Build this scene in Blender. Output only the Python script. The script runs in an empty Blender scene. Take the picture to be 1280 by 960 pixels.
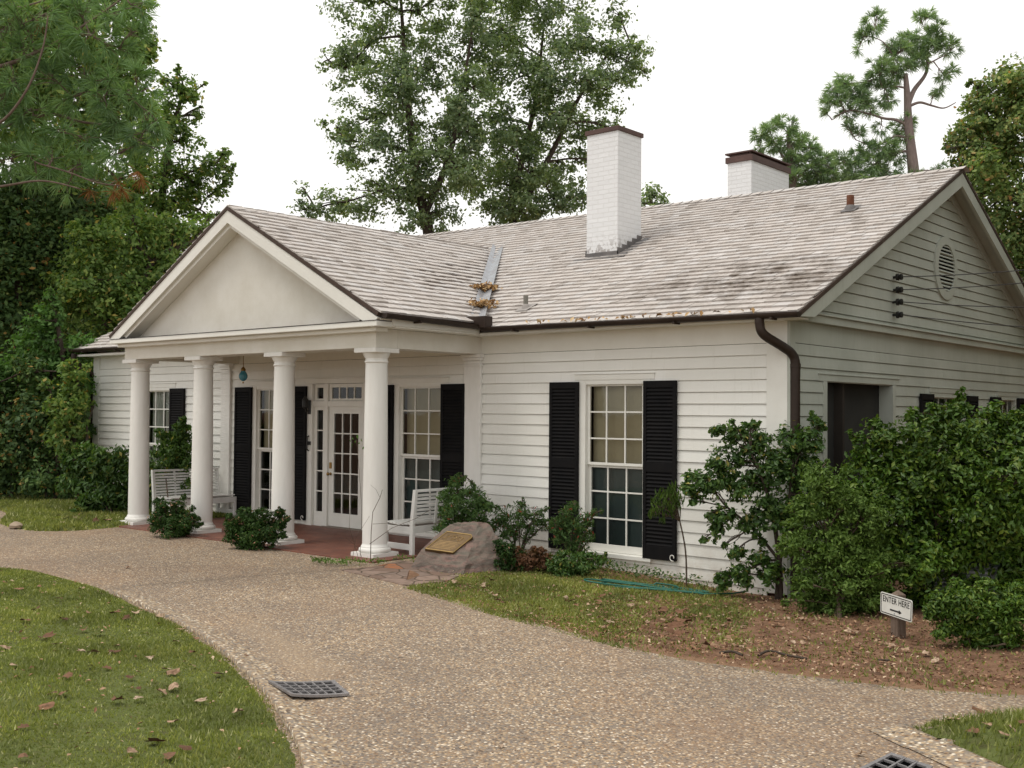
import bpy, bmesh, math
import numpy as np
from mathutils import Matrix, Vector
R = math.radians
rng = np.random.default_rng(11)
scene = bpy.context.scene
COL = scene.collection

# ------------------------------------------------------------------ camera
CAM = np.array([5.90895, -11.81112, 1.95073])
CR = np.array([0.75685205, 0.65354894, 0.00698213])
CU = np.array([0.01152282, -0.02402378, 0.99964498])
CF = np.array([-0.65348466, 0.7565029, 0.02571318])
FPX = 1363.43
cam_d = bpy.data.cameras.new('camera')
cam_o = bpy.data.objects.new('camera', cam_d)
COL.objects.link(cam_o)
M = Matrix.Identity(4)
for i in range(3):
    M[i][0] = CR[i]; M[i][1] = CU[i]; M[i][2] = -CF[i]; M[i][3] = CAM[i]
cam_o.matrix_world = M
cam_d.sensor_width = 36; cam_d.lens = 36 * FPX / 1280
cam_d.clip_end = 2000
scene.camera = cam_o

# ------------------------------------------------------------------ sky, sun, exposure
SUN_EL, SUN_AZ = R(66), R(212)          # high, from the front left; azimuth clockwise from +Y
world = bpy.data.worlds.new('World'); scene.world = world; world.use_nodes = True
nt = world.node_tree; nt.nodes.clear()
sky = nt.nodes.new('ShaderNodeTexSky'); sky.sky_type = 'NISHITA'; sky.sun_disc = False
sky.sun_elevation = SUN_EL; sky.sun_rotation = SUN_AZ
sky.air_density = 1.0; sky.dust_density = 6.0; sky.ozone_density = 1.0
hs = nt.nodes.new('ShaderNodeHueSaturation'); hs.inputs['Saturation'].default_value = 0.18
cloud = nt.nodes.new('ShaderNodeMix'); cloud.data_type = 'RGBA'
cloud.inputs[0].default_value = 0.88
cloud.inputs[7].default_value = (12.3, 12.15, 11.85, 1)   # an even white cloud deck over the sky
bg = nt.nodes.new('ShaderNodeBackground'); bg.inputs['Strength'].default_value = 0.105
wo = nt.nodes.new('ShaderNodeOutputWorld')
nt.links.new(sky.outputs[0], hs.inputs['Color'])
nt.links.new(hs.outputs[0], cloud.inputs[6])
nt.links.new(cloud.outputs[2], bg.inputs['Color'])
nt.links.new(bg.outputs[0], wo.inputs['Surface'])
sd = bpy.data.lights.new('sun', 'SUN'); sd.energy = 1.5; sd.angle = R(22); sd.color = (1, 0.95, 0.86)
so = bpy.data.objects.new('sun', sd); COL.objects.link(so)
sdir = Vector((math.sin(SUN_AZ) * math.cos(SUN_EL), math.cos(SUN_AZ) * math.cos(SUN_EL), math.sin(SUN_EL)))
so.rotation_euler = sdir.to_track_quat('Z', 'Y').to_euler(); so.location = sdir * 60
scene.view_settings.view_transform = 'Standard'; scene.view_settings.look = 'None'
scene.view_settings.exposure = 0.0; scene.view_settings.gamma = 1.0
scene.view_settings.use_curve_mapping = False
scene.render.engine = 'CYCLES'
scene.cycles.max_bounces = 6; scene.cycles.transparent_max_bounces = 8
scene.cycles.diffuse_bounces = 4; scene.cycles.glossy_bounces = 2; scene.cycles.transmission_bounces = 4
scene.cycles.use_denoising = True

# ------------------------------------------------------------------ helpers: places
def ss(t):
    t = np.clip(t, 0, 1); return t * t * (3 - 2 * t)
def gz(x, y):
    """height of the ground: it dips a little towards the right front corner of the house"""
    return -0.19 * ss((np.asarray(x) + 5) / 5) * ss((np.asarray(y) + 4.8) / 2.6)
def at(u, v, d):
    return CAM + CF * d + CR * ((u - 640) / FPX * d) - CU * ((v - 480) / FPX * d)
def gp(u, v):
    z = 0.0
    for _ in range(8):
        d = at(u, v, 1) - CAM
        q = CAM + d * ((z - CAM[2]) / d[2]); z = float(gz(q[0], q[1]))
    return q
def wp(u, v, y):
    d = at(u, v, 1) - CAM
    return CAM + d * ((y - CAM[1]) / d[1])
def depth(q):
    return float((np.asarray(q) - CAM) @ CF)

# ------------------------------------------------------------------ helpers: objects
WLOC = {}
def tag(o, label=None, cat=None, group=None, kind=None):
    if label: o['label'] = label
    if cat: o['category'] = cat
    if group: o['group'] = group
    if kind: o['kind'] = kind
    return o
def empty(name, loc, label, cat, group=None, rz=0.0):
    o = bpy.data.objects.new(name, None); COL.objects.link(o)
    o.location = loc; o.rotation_euler = (0, 0, rz); o.empty_display_size = 0.2
    WLOC[o.name] = np.array(loc, float)
    return tag(o, label, cat, group)
def copy_tree(o, parent=None):
    c = o.copy(); COL.objects.link(c); c.parent = parent
    for ch in list(o.children):
        copy_tree(ch, c)
    return c

class MB:
    """collects geometry; build() links it as one mesh object"""
    def __init__(s):
        s.v = []; s.f = []; s.a = []; s.m = []; s.n = 0
    def add(s, verts, faces, a=None, m=0):
        verts = np.asarray(verts, float).reshape(-1, 3)
        s.v.append(verts)
        for f in faces:
            s.f.append([i + s.n for i in f])
            s.a.append(rng.random() if a is None else a); s.m.append(m)
        s.n += len(verts); return s
    def box(s, lo, hi, mp=None, a=None, m=0):
        x0, y0, z0 = lo; x1, y1, z1 = hi
        P = [(x0, y0, z0), (x1, y0, z0), (x1, y1, z0), (x0, y1, z0), (x0, y0, z1), (x1, y0, z1), (x1, y1, z1), (x0, y1, z1)]
        if mp: P = [mp(*q) for q in P]
        return s.add(P, [(0, 3, 2, 1), (4, 5, 6, 7), (0, 1, 5, 4), (1, 2, 6, 5), (2, 3, 7, 6), (3, 0, 4, 7)], a, m)
    def prism(s, poly, d, a=None, m=0):
        """poly: 3D points, extruded along vector d"""
        n = len(poly); P = [np.asarray(q, float) for q in poly] + [np.asarray(q, float) + np.asarray(d, float) for q in poly]
        F = [tuple(range(n))[::-1], tuple(range(n, 2 * n))] + [(i, (i + 1) % n, n + (i + 1) % n, n + i) for i in range(n)]
        return s.add(P, F, a, m)
    def tube(s, pts, rad, seg=8, a=None, cap=True, m=0):
        pts = [np.asarray(q, float) for q in pts]; n = len(pts)
        if np.isscalar(rad): rad = [rad] * n
        V = []; ref = None
        for i in range(n):
            t = pts[min(i + 1, n - 1)] - pts[max(i - 1, 0)]; t = t / (np.linalg.norm(t) + 1e-9)
            if ref is None: ref = np.array([0, 0, 1.]) if abs(t[2]) < .9 else np.array([1., 0, 0])
            u = np.cross(t, ref); u /= np.linalg.norm(u) + 1e-9; w = np.cross(u, t); ref = w
            for k in range(seg):
                an = 2 * math.pi * k / seg
                V.append(pts[i] + rad[i] * (u * math.cos(an) + w * math.sin(an)))
        F = []
        for i in range(n - 1):
            for k in range(seg):
                k2 = (k + 1) % seg
                F.append((i * seg + k, i * seg + k2, (i + 1) * seg + k2, (i + 1) * seg + k))
        if cap:
            F.append(tuple(range(seg))[::-1]); F.append(tuple((n - 1) * seg + k for k in range(seg)))
        return s.add(V, F, a, m)
    def lathe(s, prof, c, seg=36, a=None, m=0):
        V = []; n = len(prof)
        for r_, z_ in prof:
            for k in range(seg):
                an = 2 * math.pi * k / seg
                V.append((c[0] + r_ * math.cos(an), c[1] + r_ * math.sin(an), c[2] + z_))
        F = [(i * seg + k, i * seg + (k + 1) % seg, (i + 1) * seg + (k + 1) % seg, (i + 1) * seg + k) for i in range(n - 1) for k in range(seg)]
        F.append(tuple(range(seg))[::-1]); F.append(tuple((n - 1) * seg + k for k in range(seg)))
        return s.add(V, F, a, m)
    def build(s, name, mats, parent=None, smooth=False, local=False, bevel=0.0, fix=True, loc=None):
        me = bpy.data.meshes.new(name)
        V = np.concatenate(s.v) if s.v else np.zeros((0, 3))
        org = None
        if parent is not None and not local:
            org = wl(parent); V = V - org
        if loc is not None: V = V - np.asarray(loc, float)
        me.from_pydata(V.tolist(), [], s.f)
        at_ = me.attributes.new('v', 'FLOAT', 'FACE'); at_.data.foreach_set('value', np.array(s.a, np.float32))
        if not isinstance(mats, (list, tuple)): mats = [mats]
        for m in mats: me.materials.append(m)
        if len(mats) > 1: me.polygons.foreach_set('material_index', np.array(s.m, np.int32))
        if fix:
            b = bmesh.new(); b.from_mesh(me); bmesh.ops.recalc_face_normals(b, faces=b.faces); b.to_mesh(me); b.free()
        if smooth is True:
            me.polygons.foreach_set('use_smooth', np.ones(len(me.polygons), bool))
        elif smooth:
            me.polygons.foreach_set('use_smooth', np.ones(len(me.polygons), bool))
            me.set_sharp_from_angle(angle=smooth)
        me.update()
        o = bpy.data.objects.new(name, me); COL.objects.link(o)
        if loc is not None: o.location = loc
        if parent is not None: o.parent = parent
        WLOC[o.name] = (org if org is not None else np.zeros(3)) if loc is None else np.asarray(loc, float) + 0
        if bevel:
            md = o.modifiers.new('bevel', 'BEVEL'); md.width = bevel; md.segments = 2; md.limit_method = 'ANGLE'
        return o
def wl(o):
    p = np.zeros(3)
    while o is not None:
        p = p + np.array(o.location); o = o.parent
    return p
def raw(name, V, F, mat, parent=None, attr=None, smooth=False, local=False):
    """big mesh from numpy arrays; F: (n,k) int"""
    V = np.asarray(V, np.float32); F = np.asarray(F, np.int32); n, k = F.shape
    if parent is not None and not local: V = V - wl(parent).astype(np.float32)
    me = bpy.data.meshes.new(name)
    me.vertices.add(len(V)); me.vertices.foreach_set('co', V.ravel())
    me.loops.add(n * k); me.loops.foreach_set('vertex_index', F.ravel())
    me.polygons.add(n); me.polygons.foreach_set('loop_start', np.arange(0, n * k, k, dtype=np.int32))
    me.update(calc_edges=True)
    if attr is not None:
        at_ = me.attributes.new('v', 'FLOAT', 'FACE'); at_.data.foreach_set('value', np.asarray(attr, np.float32))
    if smooth: me.polygons.foreach_set('use_smooth', np.ones(n, bool))
    me.materials.append(mat)
    o = bpy.data.objects.new(name, me); COL.objects.link(o)
    if parent is not None: o.parent = parent
    return o

# ------------------------------------------------------------------ materials
def srgb(r, g, b):
    f = lambda c: (c / 255 / 12.92) if c / 255 <= .04045 else ((c / 255 + .055) / 1.055) ** 2.4
    return (f(r), f(g), f(b), 1)
class NM:
    def __init__(s, name):
        s.m = bpy.data.materials.new(name); s.m.use_nodes = True; s.t = s.m.node_tree
        s.b = s.t.nodes['Principled BSDF']
        s.co = s.t.nodes.new('ShaderNodeTexCoord').outputs['Object']
        s.pos = s.t.nodes.new('ShaderNodeNewGeometry').outputs['Position']
    def n(s, typ, **kw):
        x = s.t.nodes.new('ShaderNode' + typ)
        for k, v in kw.items(): setattr(x, k, v)
        return x
    def l(s, a, b): s.t.links.new(a, b)
    def noise(s, scale, detail=4, rough=.6, vec=None, stretch=None, dist=0):
        x = s.n('TexNoise'); x.inputs['Scale'].default_value = scale; x.inputs['Detail'].default_value = detail
        x.inputs['Roughness'].default_value = rough; x.inputs['Distortion'].default_value = dist
        v = s.pos if vec is None else vec
        if stretch:
            mp = s.n('Mapping'); mp.inputs['Scale'].default_value = stretch; s.l(v, mp.inputs['Vector']); v = mp.outputs[0]
        s.l(v, x.inputs['Vector']); return x.outputs['Fac']
    def ramp(s, fac, stops, interp='LINEAR'):
        x = s.n('ValToRGB'); x.color_ramp.interpolation = interp; e = x.color_ramp.elements
        while len(e) > 1: e.remove(e[-1])
        e[0].position = stops[0][0]; e[0].color = stops[0][1]
        for p, c in stops[1:]:
            q = e.new(p); q.color = c
        s.l(fac, x.inputs[0]); return x.outputs[0]
    def fr(s, fac, a, b, lo=0., hi=1.):
        x = s.n('MapRange'); x.inputs[1].default_value = a; x.inputs[2].default_value = b
        x.inputs[3].default_value = lo; x.inputs[4].default_value = hi; s.l(fac, x.inputs[0]); return x.outputs[0]
    def mix(s, fac, a, b, mode='MIX'):
        x = s.n('Mix', data_type='RGBA', blend_type=mode)
        for i, q in ((0, fac), (6, a), (7, b)):
            if hasattr(q, 'links'): s.l(q, x.inputs[i])
            else: x.inputs[i].default_value = q
        return x.outputs[2]
    def math(s, op, a, b=0.):
        x = s.n('Math', operation=op)
        for i, q in ((0, a), (1, b)):
            if hasattr(q, 'links'): s.l(q, x.inputs[i])
            else: x.inputs[i].default_value = q
        return x.outputs[0]
    def attr(s, name='v'):
        x = s.n('Attribute'); x.attribute_name = name; return x.outputs['Fac']
    def bump(s, h, strength=.3, dist=.01):
        x = s.n('Bump'); x.inputs['Strength'].default_value = strength; x.inputs['Distance'].default_value = dist
        s.l(h, x.inputs['Height']); s.l(x.outputs[0], s.b.inputs['Normal']); return x.outputs[0]
    def col(s, c):
        if hasattr(c, 'links'): s.l(c, s.b.inputs['Base Color'])
        else: s.b.inputs['Base Color'].default_value = c
    def set(s, rough=.6, spec=.5, metal=0.):
        s.b.inputs['Roughness'].default_value = rough; s.b.inputs['Specular IOR Level'].default_value = spec
        s.b.inputs['Metallic'].default_value = metal; return s.m

def simple(name, c1, c2, scale=6, rough=.6, spec=.4, metal=0, bump=.0, bscale=60, stretch=None, use_attr=0.0):
    k = NM(name); c = k.mix(k.fr(k.noise(scale, 5, .65, stretch=stretch), .3, .7), c1, c2)
    if use_attr:
        c = k.mix(1.0, c, k.ramp(k.attr(), [(0, (1 - use_attr,) * 3 + (1,)), (1, (1, 1, 1, 1))]), 'MULTIPLY')
    k.col(c)
    if bump: k.bump(k.noise(bscale, 4), bump, .01)
    return k.set(rough, spec, metal)

def paint_white():
    k = NM('white_paint')
    base = k.mix(k.fr(k.noise(1.3, 4), .35, .75), (.82, .81, .77, 1), (.76, .755, .71, 1))
    streak = k.fr(k.noise(2.0, 5, .7, stretch=(9, 9, .8)), .55, .8)
    base = k.mix(k.math('MULTIPLY', streak, .25), base, (.5, .48, .41, 1))
    base = k.mix(1., base, k.ramp(k.attr(), [(0, (.94, .935, .92, 1)), (1, (1, 1, 1, 1))]), 'MULTIPLY')
    sepz = k.n('SeparateXYZ'); k.l(k.pos, sepz.inputs[0]); foot = k.math('MULTIPLY', k.fr(sepz.outputs[2], -.15, .5, 1, 0), k.fr(k.noise(5, 6, .75), .38, .7)); base = k.mix(k.math('MULTIPLY', foot, .6), base, (.42, .31, .22, 1))
    speck = k.fr(k.noise(38, 2, .5), .74, .8)
    base = k.mix(k.math('MULTIPLY', speck, .35), base, (.42, .39, .32, 1))
    k.col(base); k.bump(k.noise(45, 4, .6, stretch=(1, 1, 3)), .12, .006)
    return k.set(.55, .35)
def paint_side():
    # right end: streaky white paint, its grey green shade put into the colour
    k = NM('shaded_white_paint')
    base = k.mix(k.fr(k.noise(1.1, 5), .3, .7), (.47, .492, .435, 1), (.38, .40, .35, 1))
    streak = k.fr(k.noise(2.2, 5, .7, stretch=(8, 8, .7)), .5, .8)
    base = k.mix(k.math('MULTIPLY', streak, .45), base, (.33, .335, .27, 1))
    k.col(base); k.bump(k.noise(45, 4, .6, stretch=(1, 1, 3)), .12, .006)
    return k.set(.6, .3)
W = paint_white(); WS = paint_side()
WTRIM = simple('white_trim_paint', (.80, .79, .74, 1), (.73, .715, .66, 1), 2.5, .5, .4, bump=.06)
STUCCO = simple('white_stucco', (.75, .73, .675, 1), (.64, .61, .54, 1), 1.6, .85, .2, bump=.25, bscale=90)
COLM = simple('column_paint', (.80, .785, .75, 1), (.73, .715, .675, 1), 3, .5, .4, bump=.05, stretch=(3, 3, .6))
BLACK = simple('black_shutter_paint', (.006, .006, .007, 1), (.011, .010, .010, 1), 6, .7, .12)
BROWNM = simple('brown_gutter_metal', (.024, .015, .011, 1), (.042, .028, .021, 1), 5, .5, .25, bump=.05)
EDGE = simple('dark_roof_edge', (.045, .028, .02, 1), (.075, .05, .038, 1), 8, .7, .3)
IRON = simple('black_iron', (.01, .01, .01, 1), (.02, .018, .016, 1), 20, .5, .5)
BRASS = simple('brass', (.35, .22, .07, 1), (.25, .15, .05, 1), 20, .35, .5, 1)
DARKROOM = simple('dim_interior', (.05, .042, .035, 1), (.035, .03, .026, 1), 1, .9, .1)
SHADE = simple('window_shade_cloth', (.50, .43, .30, 1), (.45, .385, .265, 1), 3, .9, .1)
CURTAIN = simple('white_curtain_cloth', (.62, .62, .58, 1), (.45, .45, .42, 1), 4, .9, .1, stretch=(14, 14, .3))
SCREEN = simple('window_screen_mesh', (.085, .112, .112, 1), (.066, .09, .092, 1), 3, .7, .3)
def glass():
    k = NM('window_glass'); t = k.t
    tr = k.n('BsdfTransparent'); tr.inputs[0].default_value = (.86, .89, .87, 1)
    gl = k.n('BsdfGlossy'); gl.inputs['Roughness'].default_value = .02
    gl.inputs['Color'].default_value = (.9, .9, .9, 1)
    fr = k.n('Fresnel'); fr.inputs[0].default_value = 1.45
    bp = k.n('Bump'); bp.inputs['Strength'].default_value = .04; bp.inputs['Distance'].default_value = .01
    k.l(k.noise(4, 2), bp.inputs['Height']); k.l(bp.outputs[0], gl.inputs['Normal'])
    mx = k.n('MixShader'); k.l(fr.outputs[0], mx.inputs[0]); k.l(tr.outputs[0], mx.inputs[1]); k.l(gl.outputs[0], mx.inputs[2])
    k.l(mx.outputs[0], t.nodes['Material Output'].inputs['Surface']); return k.m
GLASS = glass()
def brick_white():
    k = NM('white_painted_brick')
    geo = k.n('NewGeometry'); sep = k.n('SeparateXYZ'); k.l(k.pos, sep.inputs[0])
    s_ = k.math('ADD', sep.outputs[0], sep.outputs[1]); cmb = k.n('CombineXYZ'); k.l(s_, cmb.inputs[0]); k.l(sep.outputs[2], cmb.inputs[1])
    br = k.n('TexBrick'); k.l(cmb.outputs[0], br.inputs['Vector']); br.inputs['Scale'].default_value = 1
    br.inputs['Brick Width'].default_value = .215; br.inputs['Row Height'].default_value = .075; br.inputs['Mortar Size'].default_value = .007
    br.inputs['Color1'].default_value = (.77, .775, .785, 1); br.inputs['Color2'].default_value = (.735, .74, .75, 1); br.inputs['Mortar'].default_value = (.70, .70, .70, 1)
    low = k.fr(sep.outputs[2], 4.35, 4.85, 1, 0)
    peel = k.math('MULTIPLY', low, k.fr(k.noise(14, 5, .7), .5, .56))
    c = k.mix(peel, br.outputs['Color'], (.16, .12, .10, 1)); k.col(c)
    h = k.math('ADD', k.math('MULTIPLY', br.outputs['Fac'], -1.), k.math('MULTIPLY', k.noise(30, 3), .8))
    k.bump(h, .6, .012); return k.set(.75, .2)
BRICKW = brick_white()
def shingle():
    k = NM('weathered_cedar_shingle'); v = k.attr()
    c = k.ramp(v, [(0, (.36, .33, .305, 1)), (.25, (.48, .445, .415, 1)), (.5, (.545, .505, .475, 1)), (.75, (.53, .51, .495, 1)), (1, (.61, .58, .56, 1))])
    grain = k.fr(k.noise(20, 4, .7, stretch=(4, .6, 1)), .3, .75)
    c = k.mix(k.math('MULTIPLY', grain, .4), c, (.33, .28, .245, 1))
    # moss and dirt in a patch near the right eave, thinner elsewhere
    sep = k.n('SeparateXYZ'); k.l(k.pos, sep.inputs[0])
    dx = k.math('DIVIDE', k.math('ADD', sep.outputs[0], .9), 1.7); dy = k.math('DIVIDE', k.math('SUBTRACT', sep.outputs[1], .75), .75)
    rr = k.math('ADD', k.math('MULTIPLY', dx, dx), k.math('MULTIPLY', dy, dy))
    near = k.fr(rr, 1.8, .1, 0, 1)
    st = k.math('MULTIPLY', k.fr(k.noise(3.2, 6, .75), .42, .62), near)
    c = k.mix(k.math('MULTIPLY', st, .9), c, (.12, .092, .07, 1))
    st2 = k.fr(k.noise(1.1, 6, .75), .56, .78)
    c = k.mix(k.math('MULTIPLY', st2, .22), c, (.26, .22, .19, 1))
    k.col(c); k.bump(k.noise(30, 4, .7, stretch=(4, .5, 1)), .35, .01); return k.set(.85, .2)
SHINGLE = shingle()
ROOFDECK = simple('roof_deck_wood', (.09, .06, .045, 1), (.06, .04, .03, 1), 5, .8, .2)
def galv():
    k = NM('galvanised_flashing'); c = k.mix(k.fr(k.noise(7, 4), .4, .7), (.42, .44, .47, 1), (.33, .32, .33, 1)); k.col(c); return k.set(.45, .5, .6)
GALV = galv()
LEADF = simple('lead_flashing', (.10, .095, .095, 1), (.17, .155, .15, 1), 5, .6, .4)
RUST = simple('rusty_pipe', (.11, .04, .02, 1), (.16, .07, .04, 1), 12, .8, .3, bump=.2)
CAPM = simple('rusted_chimney_cap', (.06, .030, .026, 1), (.10, .055, .045, 1), 4, .6, .4)
def brick_floor():
    k = NM('red_brick_paving')
    br = k.n('TexBrick'); k.l(k.pos, br.inputs['Vector']); br.inputs['Scale'].default_value = 1
    br.inputs['Brick Width'].default_value = .21; br.inputs['Row Height'].default_value = .105; br.inputs['Mortar Size'].default_value = .006
    br.inputs['Color1'].default_value = (.155, .05, .032, 1); br.inputs['Color2'].default_value = (.215, .085, .055, 1); br.inputs['Mortar'].default_value = (.10, .07, .055, 1)
    c = k.mix(k.fr(k.noise(2.5, 5), .45, .75), br.outputs['Color'], (.12, .05, .036, 1)); k.col(c)
    k.bump(k.math('MULTIPLY', br.outputs['Fac'], -1.), .5, .006); return k.set(.55, .4)
BRICKF = brick_floor()
def pebbles(name, scale, tint, mort, stain=True, worn=0.0):
    k = NM(name)
    vo = k.n('TexVoronoi'); vo.inputs['Scale'].default_value = scale; vo.inputs['Randomness'].default_value = .95; k.l(k.pos, vo.inputs['Vector'])
    sp = k.n('SeparateColor'); k.l(vo.outputs['Color'], sp.inputs[0])
    c = k.ramp(sp.outputs[0], [(0, (.07, .045, .028, 1)), (.14, (.22, .135, .07, 1)), (.3, (.33, .235, .135, 1)), (.46, (.21, .185, .155, 1)), (.6, (.43, .335, .215, 1)), (.76, (.13, .125, .12, 1)), (.86, (.58, .50, .38, 1)), (.96, (.78, .73, .62, 1))], 'CONSTANT')
    c = k.mix(1., c, tint, 'MULTIPLY')
    edge = k.fr(vo.outputs['Distance'], .40, .62, 0, 1)
    c = k.mix(k.math('MULTIPLY', edge, .8), c, mort); c = k.mix(.15, c, (.32, .255, .195, 1))
    if stain:
        big = k.fr(k.noise(.55, 6, .7), .42, .68)
        c = k.mix(k.math('MULTIPLY', big, .42), c, (.125, .10, .085, 1))
        fines = k.fr(k.noise(1.6, 6, .75, stretch=(1, 2.2, 1)), .56, .74); c = k.mix(k.math('MULTIPLY', fines, .22), c, (.36, .27, .19, 1))
        red = k.fr(k.noise(.45, 4, .6, vec=k.co), .5, .75)
        c = k.mix(k.math('MULTIPLY', red, .35), c, (.27, .155, .085, 1))
        # washed-in sand along the edge of the round lawn, above the drain
        sep = k.n('SeparateXYZ'); k.l(k.pos, sep.inputs[0])
        t = k.math('ADD', sep.outputs[1], k.math('ADD', k.math('MULTIPLY', sep.outputs[0], .42), 6.78))
        band = k.fr(k.math('ABSOLUTE', k.math('ADD', t, k.math('MULTIPLY', k.math('SUBTRACT', k.noise(2.5, 3), .5), .5))), .05, .30, 1, 0)
        rngx = k.math('MULTIPLY', k.fr(sep.outputs[0], -3.2, -2., 0, 1), k.fr(sep.outputs[0], -.55, -.2, 1, 0))
        c = k.mix(k.math('MULTIPLY', k.math('MULTIPLY', band, rngx), .45), c, (.34, .25, .165, 1))
    k.col(c); k.bump(k.math('SUBTRACT', 1., vo.outputs['Distance']), .55, .012); return k.set(.7, .3)
DRIVE = pebbles('exposed_pebble_concrete', 57, (1.19, 1.10, 1.02, 1), (.21, .165, .125, 1))
CURB = pebbles('clean_pebble_concrete', 44, (1.15, 1.1, 1.05, 1), (.25, .20, .15, 1), False)
def soil(name='leaf_strewn_soil', edge=False):
    k = NM(name)
    c = k.ramp(k.noise(5, 8, .75), [(.3, (.085, .052, .036, 1)), (.48, (.20, .115, .072, 1)), (.6, (.26, .155, .098, 1)), (.75, (.33, .22, .15, 1))])
    sp = k.fr(k.noise(34, 4, .7), .55, .75); c = k.mix(k.math('MULTIPLY', sp, .6), c, (.27, .165, .10, 1))
    e = k.math('ADD', k.attr('edge'), k.math('MULTIPLY', k.math('SUBTRACT', k.noise(3, 4), .5), .5)) if edge else None
    if edge: c = k.mix(k.math('MULTIPLY', k.fr(e, .03, .38, 1, 0), .75), c, (.33, .205, .125, 1))
    k.col(c); k.bump(k.noise(24, 6, .75), .8, .03); return k.set(.95, .1)
SOIL = soil(); SOILB = soil('sandy_edged_soil', True)
def turf():
    k = NM('turf_soil')
    c = k.ramp(k.noise(7, 7, .75), [(.3, (.085, .08, .035, 1)), (.55, (.115, .14, .042, 1)), (.75, (.19, .165, .085, 1))])
    k.col(c); k.bump(k.noise(30, 5, .7), .7, .03); return k.set(.95, .1)
TURF = turf()
def leafmat(name, stops, trans=.35, rough=.55, spec=.18, tcol=None, nscale=.9, dark=.75):
    """leaf: colour by leaf (attribute v) and by clump; part of the light passes through"""
    k = NM(name); c = k.ramp(k.attr(), stops)
    cl = k.fr(k.noise(nscale, 3, .6), .35, .65)
    c = k.mix(1., c, k.mix(cl, (dark, dark, dark, 1), (1.15, 1.12, 1.0, 1)), 'MULTIPLY')
    k.col(c); k.set(rough, spec)
    tl = k.n('BsdfTranslucent'); k.l(k.mix(1., c, tcol or (1.5, 1.6, .7, 1), 'MULTIPLY'), tl.inputs['Color'])
    mx = k.n('MixShader'); mx.inputs[0].default_value = trans
    k.l(k.b.outputs[0], mx.inputs[1]); k.l(tl.outputs[0], mx.inputs[2])
    k.l(mx.outputs[0], k.t.nodes['Material Output'].inputs['Surface']); return k.m
def C3(r, g, b): return (r, g, b, 1)
L_OAK = leafmat('oak_leaf', [(0, C3(0.100, 0.145, 0.091)), (.5, C3(0.177, 0.250, 0.148)), (.85, C3(0.263, 0.337, 0.207)), (1, C3(0.318, 0.350, 0.219))], .42)
L_FOREST = leafmat('forest_leaf', [(0, C3(0.070, 0.135, 0.045)), (.5, C3(0.158, 0.258, 0.079)), (.85, C3(0.264, 0.340, 0.104)), (.97, C3(0.400, 0.424, 0.124)), (1, C3(0.442, 0.366, 0.127))], .42)
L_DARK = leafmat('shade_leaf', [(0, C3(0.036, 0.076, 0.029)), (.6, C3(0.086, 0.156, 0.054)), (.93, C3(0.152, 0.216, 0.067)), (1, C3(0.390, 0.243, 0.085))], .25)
L_BRIGHT = leafmat('young_leaf', [(0, C3(0.049, 0.107, 0.029)), (.6, C3(0.090, 0.191, 0.051)), (1, C3(0.145, 0.252, 0.077))], .35)
L_AUTUMN = leafmat('turning_leaf', [(0, C3(0.085, 0.145, 0.053)), (.5, C3(0.180, 0.267, 0.095)), (.75, C3(0.281, 0.338, 0.126)), (.9, C3(0.388, 0.330, 0.135)), (1, C3(0.448, 0.238, 0.118))], .35)
L_CAM = leafmat('glossy_leaf', [(0, C3(0.034, 0.081, 0.022)), (.6, C3(0.076, 0.151, 0.036)), (.93, C3(0.159, 0.242, 0.058)), (1, C3(0.319, 0.290, 0.077))], .25, .4, .28)
L_BIG = leafmat('bush_leaf', [(0, C3(0.028, 0.067, 0.012)), (.55, C3(0.070, 0.142, 0.018)), (.92, C3(0.146, 0.213, 0.030)), (1, C3(0.135, 0.181, 0.032))], .16, .42, .3)
L_AZA = leafmat('pale_bush_leaf', [(0, C3(0.052, 0.099, 0.019)), (.6, C3(0.105, 0.179, 0.039)), (1, C3(0.181, 0.267, 0.072))], .3, .5)
L_BOX = leafmat('clipped_bush_leaf', [(0, C3(0.017, 0.045, 0.011)), (.6, C3(0.039, 0.084, 0.020)), (.96, C3(0.070, 0.119, 0.028)), (1, C3(0.420, 0.252, 0.168))], .22, .45)
L_NAN = leafmat('feathery_leaf', [(0, C3(0.045, 0.095, 0.034)), (.6, C3(0.090, 0.165, 0.057)), (.88, C3(0.146, 0.225, 0.076)), (.95, C3(.12, .14, .05)), (1, C3(0.381, 0.083, 0.059))], .3, .5)
L_RED = leafmat('reddened_leaf', [(0, C3(.06, .05, .02)), (.5, C3(.16, .08, .045)), (1, C3(.26, .13, .07))], .3)
NEEDLE = leafmat('pine_needle', [(0, C3(0.100, 0.181, 0.087)), (.6, C3(0.189, 0.311, 0.153)), (1, C3(0.283, 0.424, 0.217))], .3, nscale=1.5)
NEEDLE_D = leafmat('dead_pine_needle', [(0, C3(.20, .09, .035)), (1, C3(.30, .14, .05))], .2)
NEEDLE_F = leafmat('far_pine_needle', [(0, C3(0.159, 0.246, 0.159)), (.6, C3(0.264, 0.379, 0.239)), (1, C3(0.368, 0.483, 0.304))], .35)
GRASSM = leafmat('grass_blade', [(0, C3(0.128, 0.153, 0.050)), (.5, C3(0.230, 0.265, 0.083)), (.85, C3(0.348, 0.346, 0.117)), (1, C3(0.500, 0.500, 0.281))], .3, .6, .2, nscale=1.6, dark=.7)
BARK = simple('dark_bark', (.050, .038, .030, 1), (.095, .075, .06, 1), 6, .95, .1, bump=.6, bscale=18, stretch=(5, 5, .8))
BARKP = simple('pine_bark', (.12, .085, .07, 1), (.20, .15, .125, 1), 5, .95, .1, bump=.6, bscale=14, stretch=(4, 4, 1))
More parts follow.
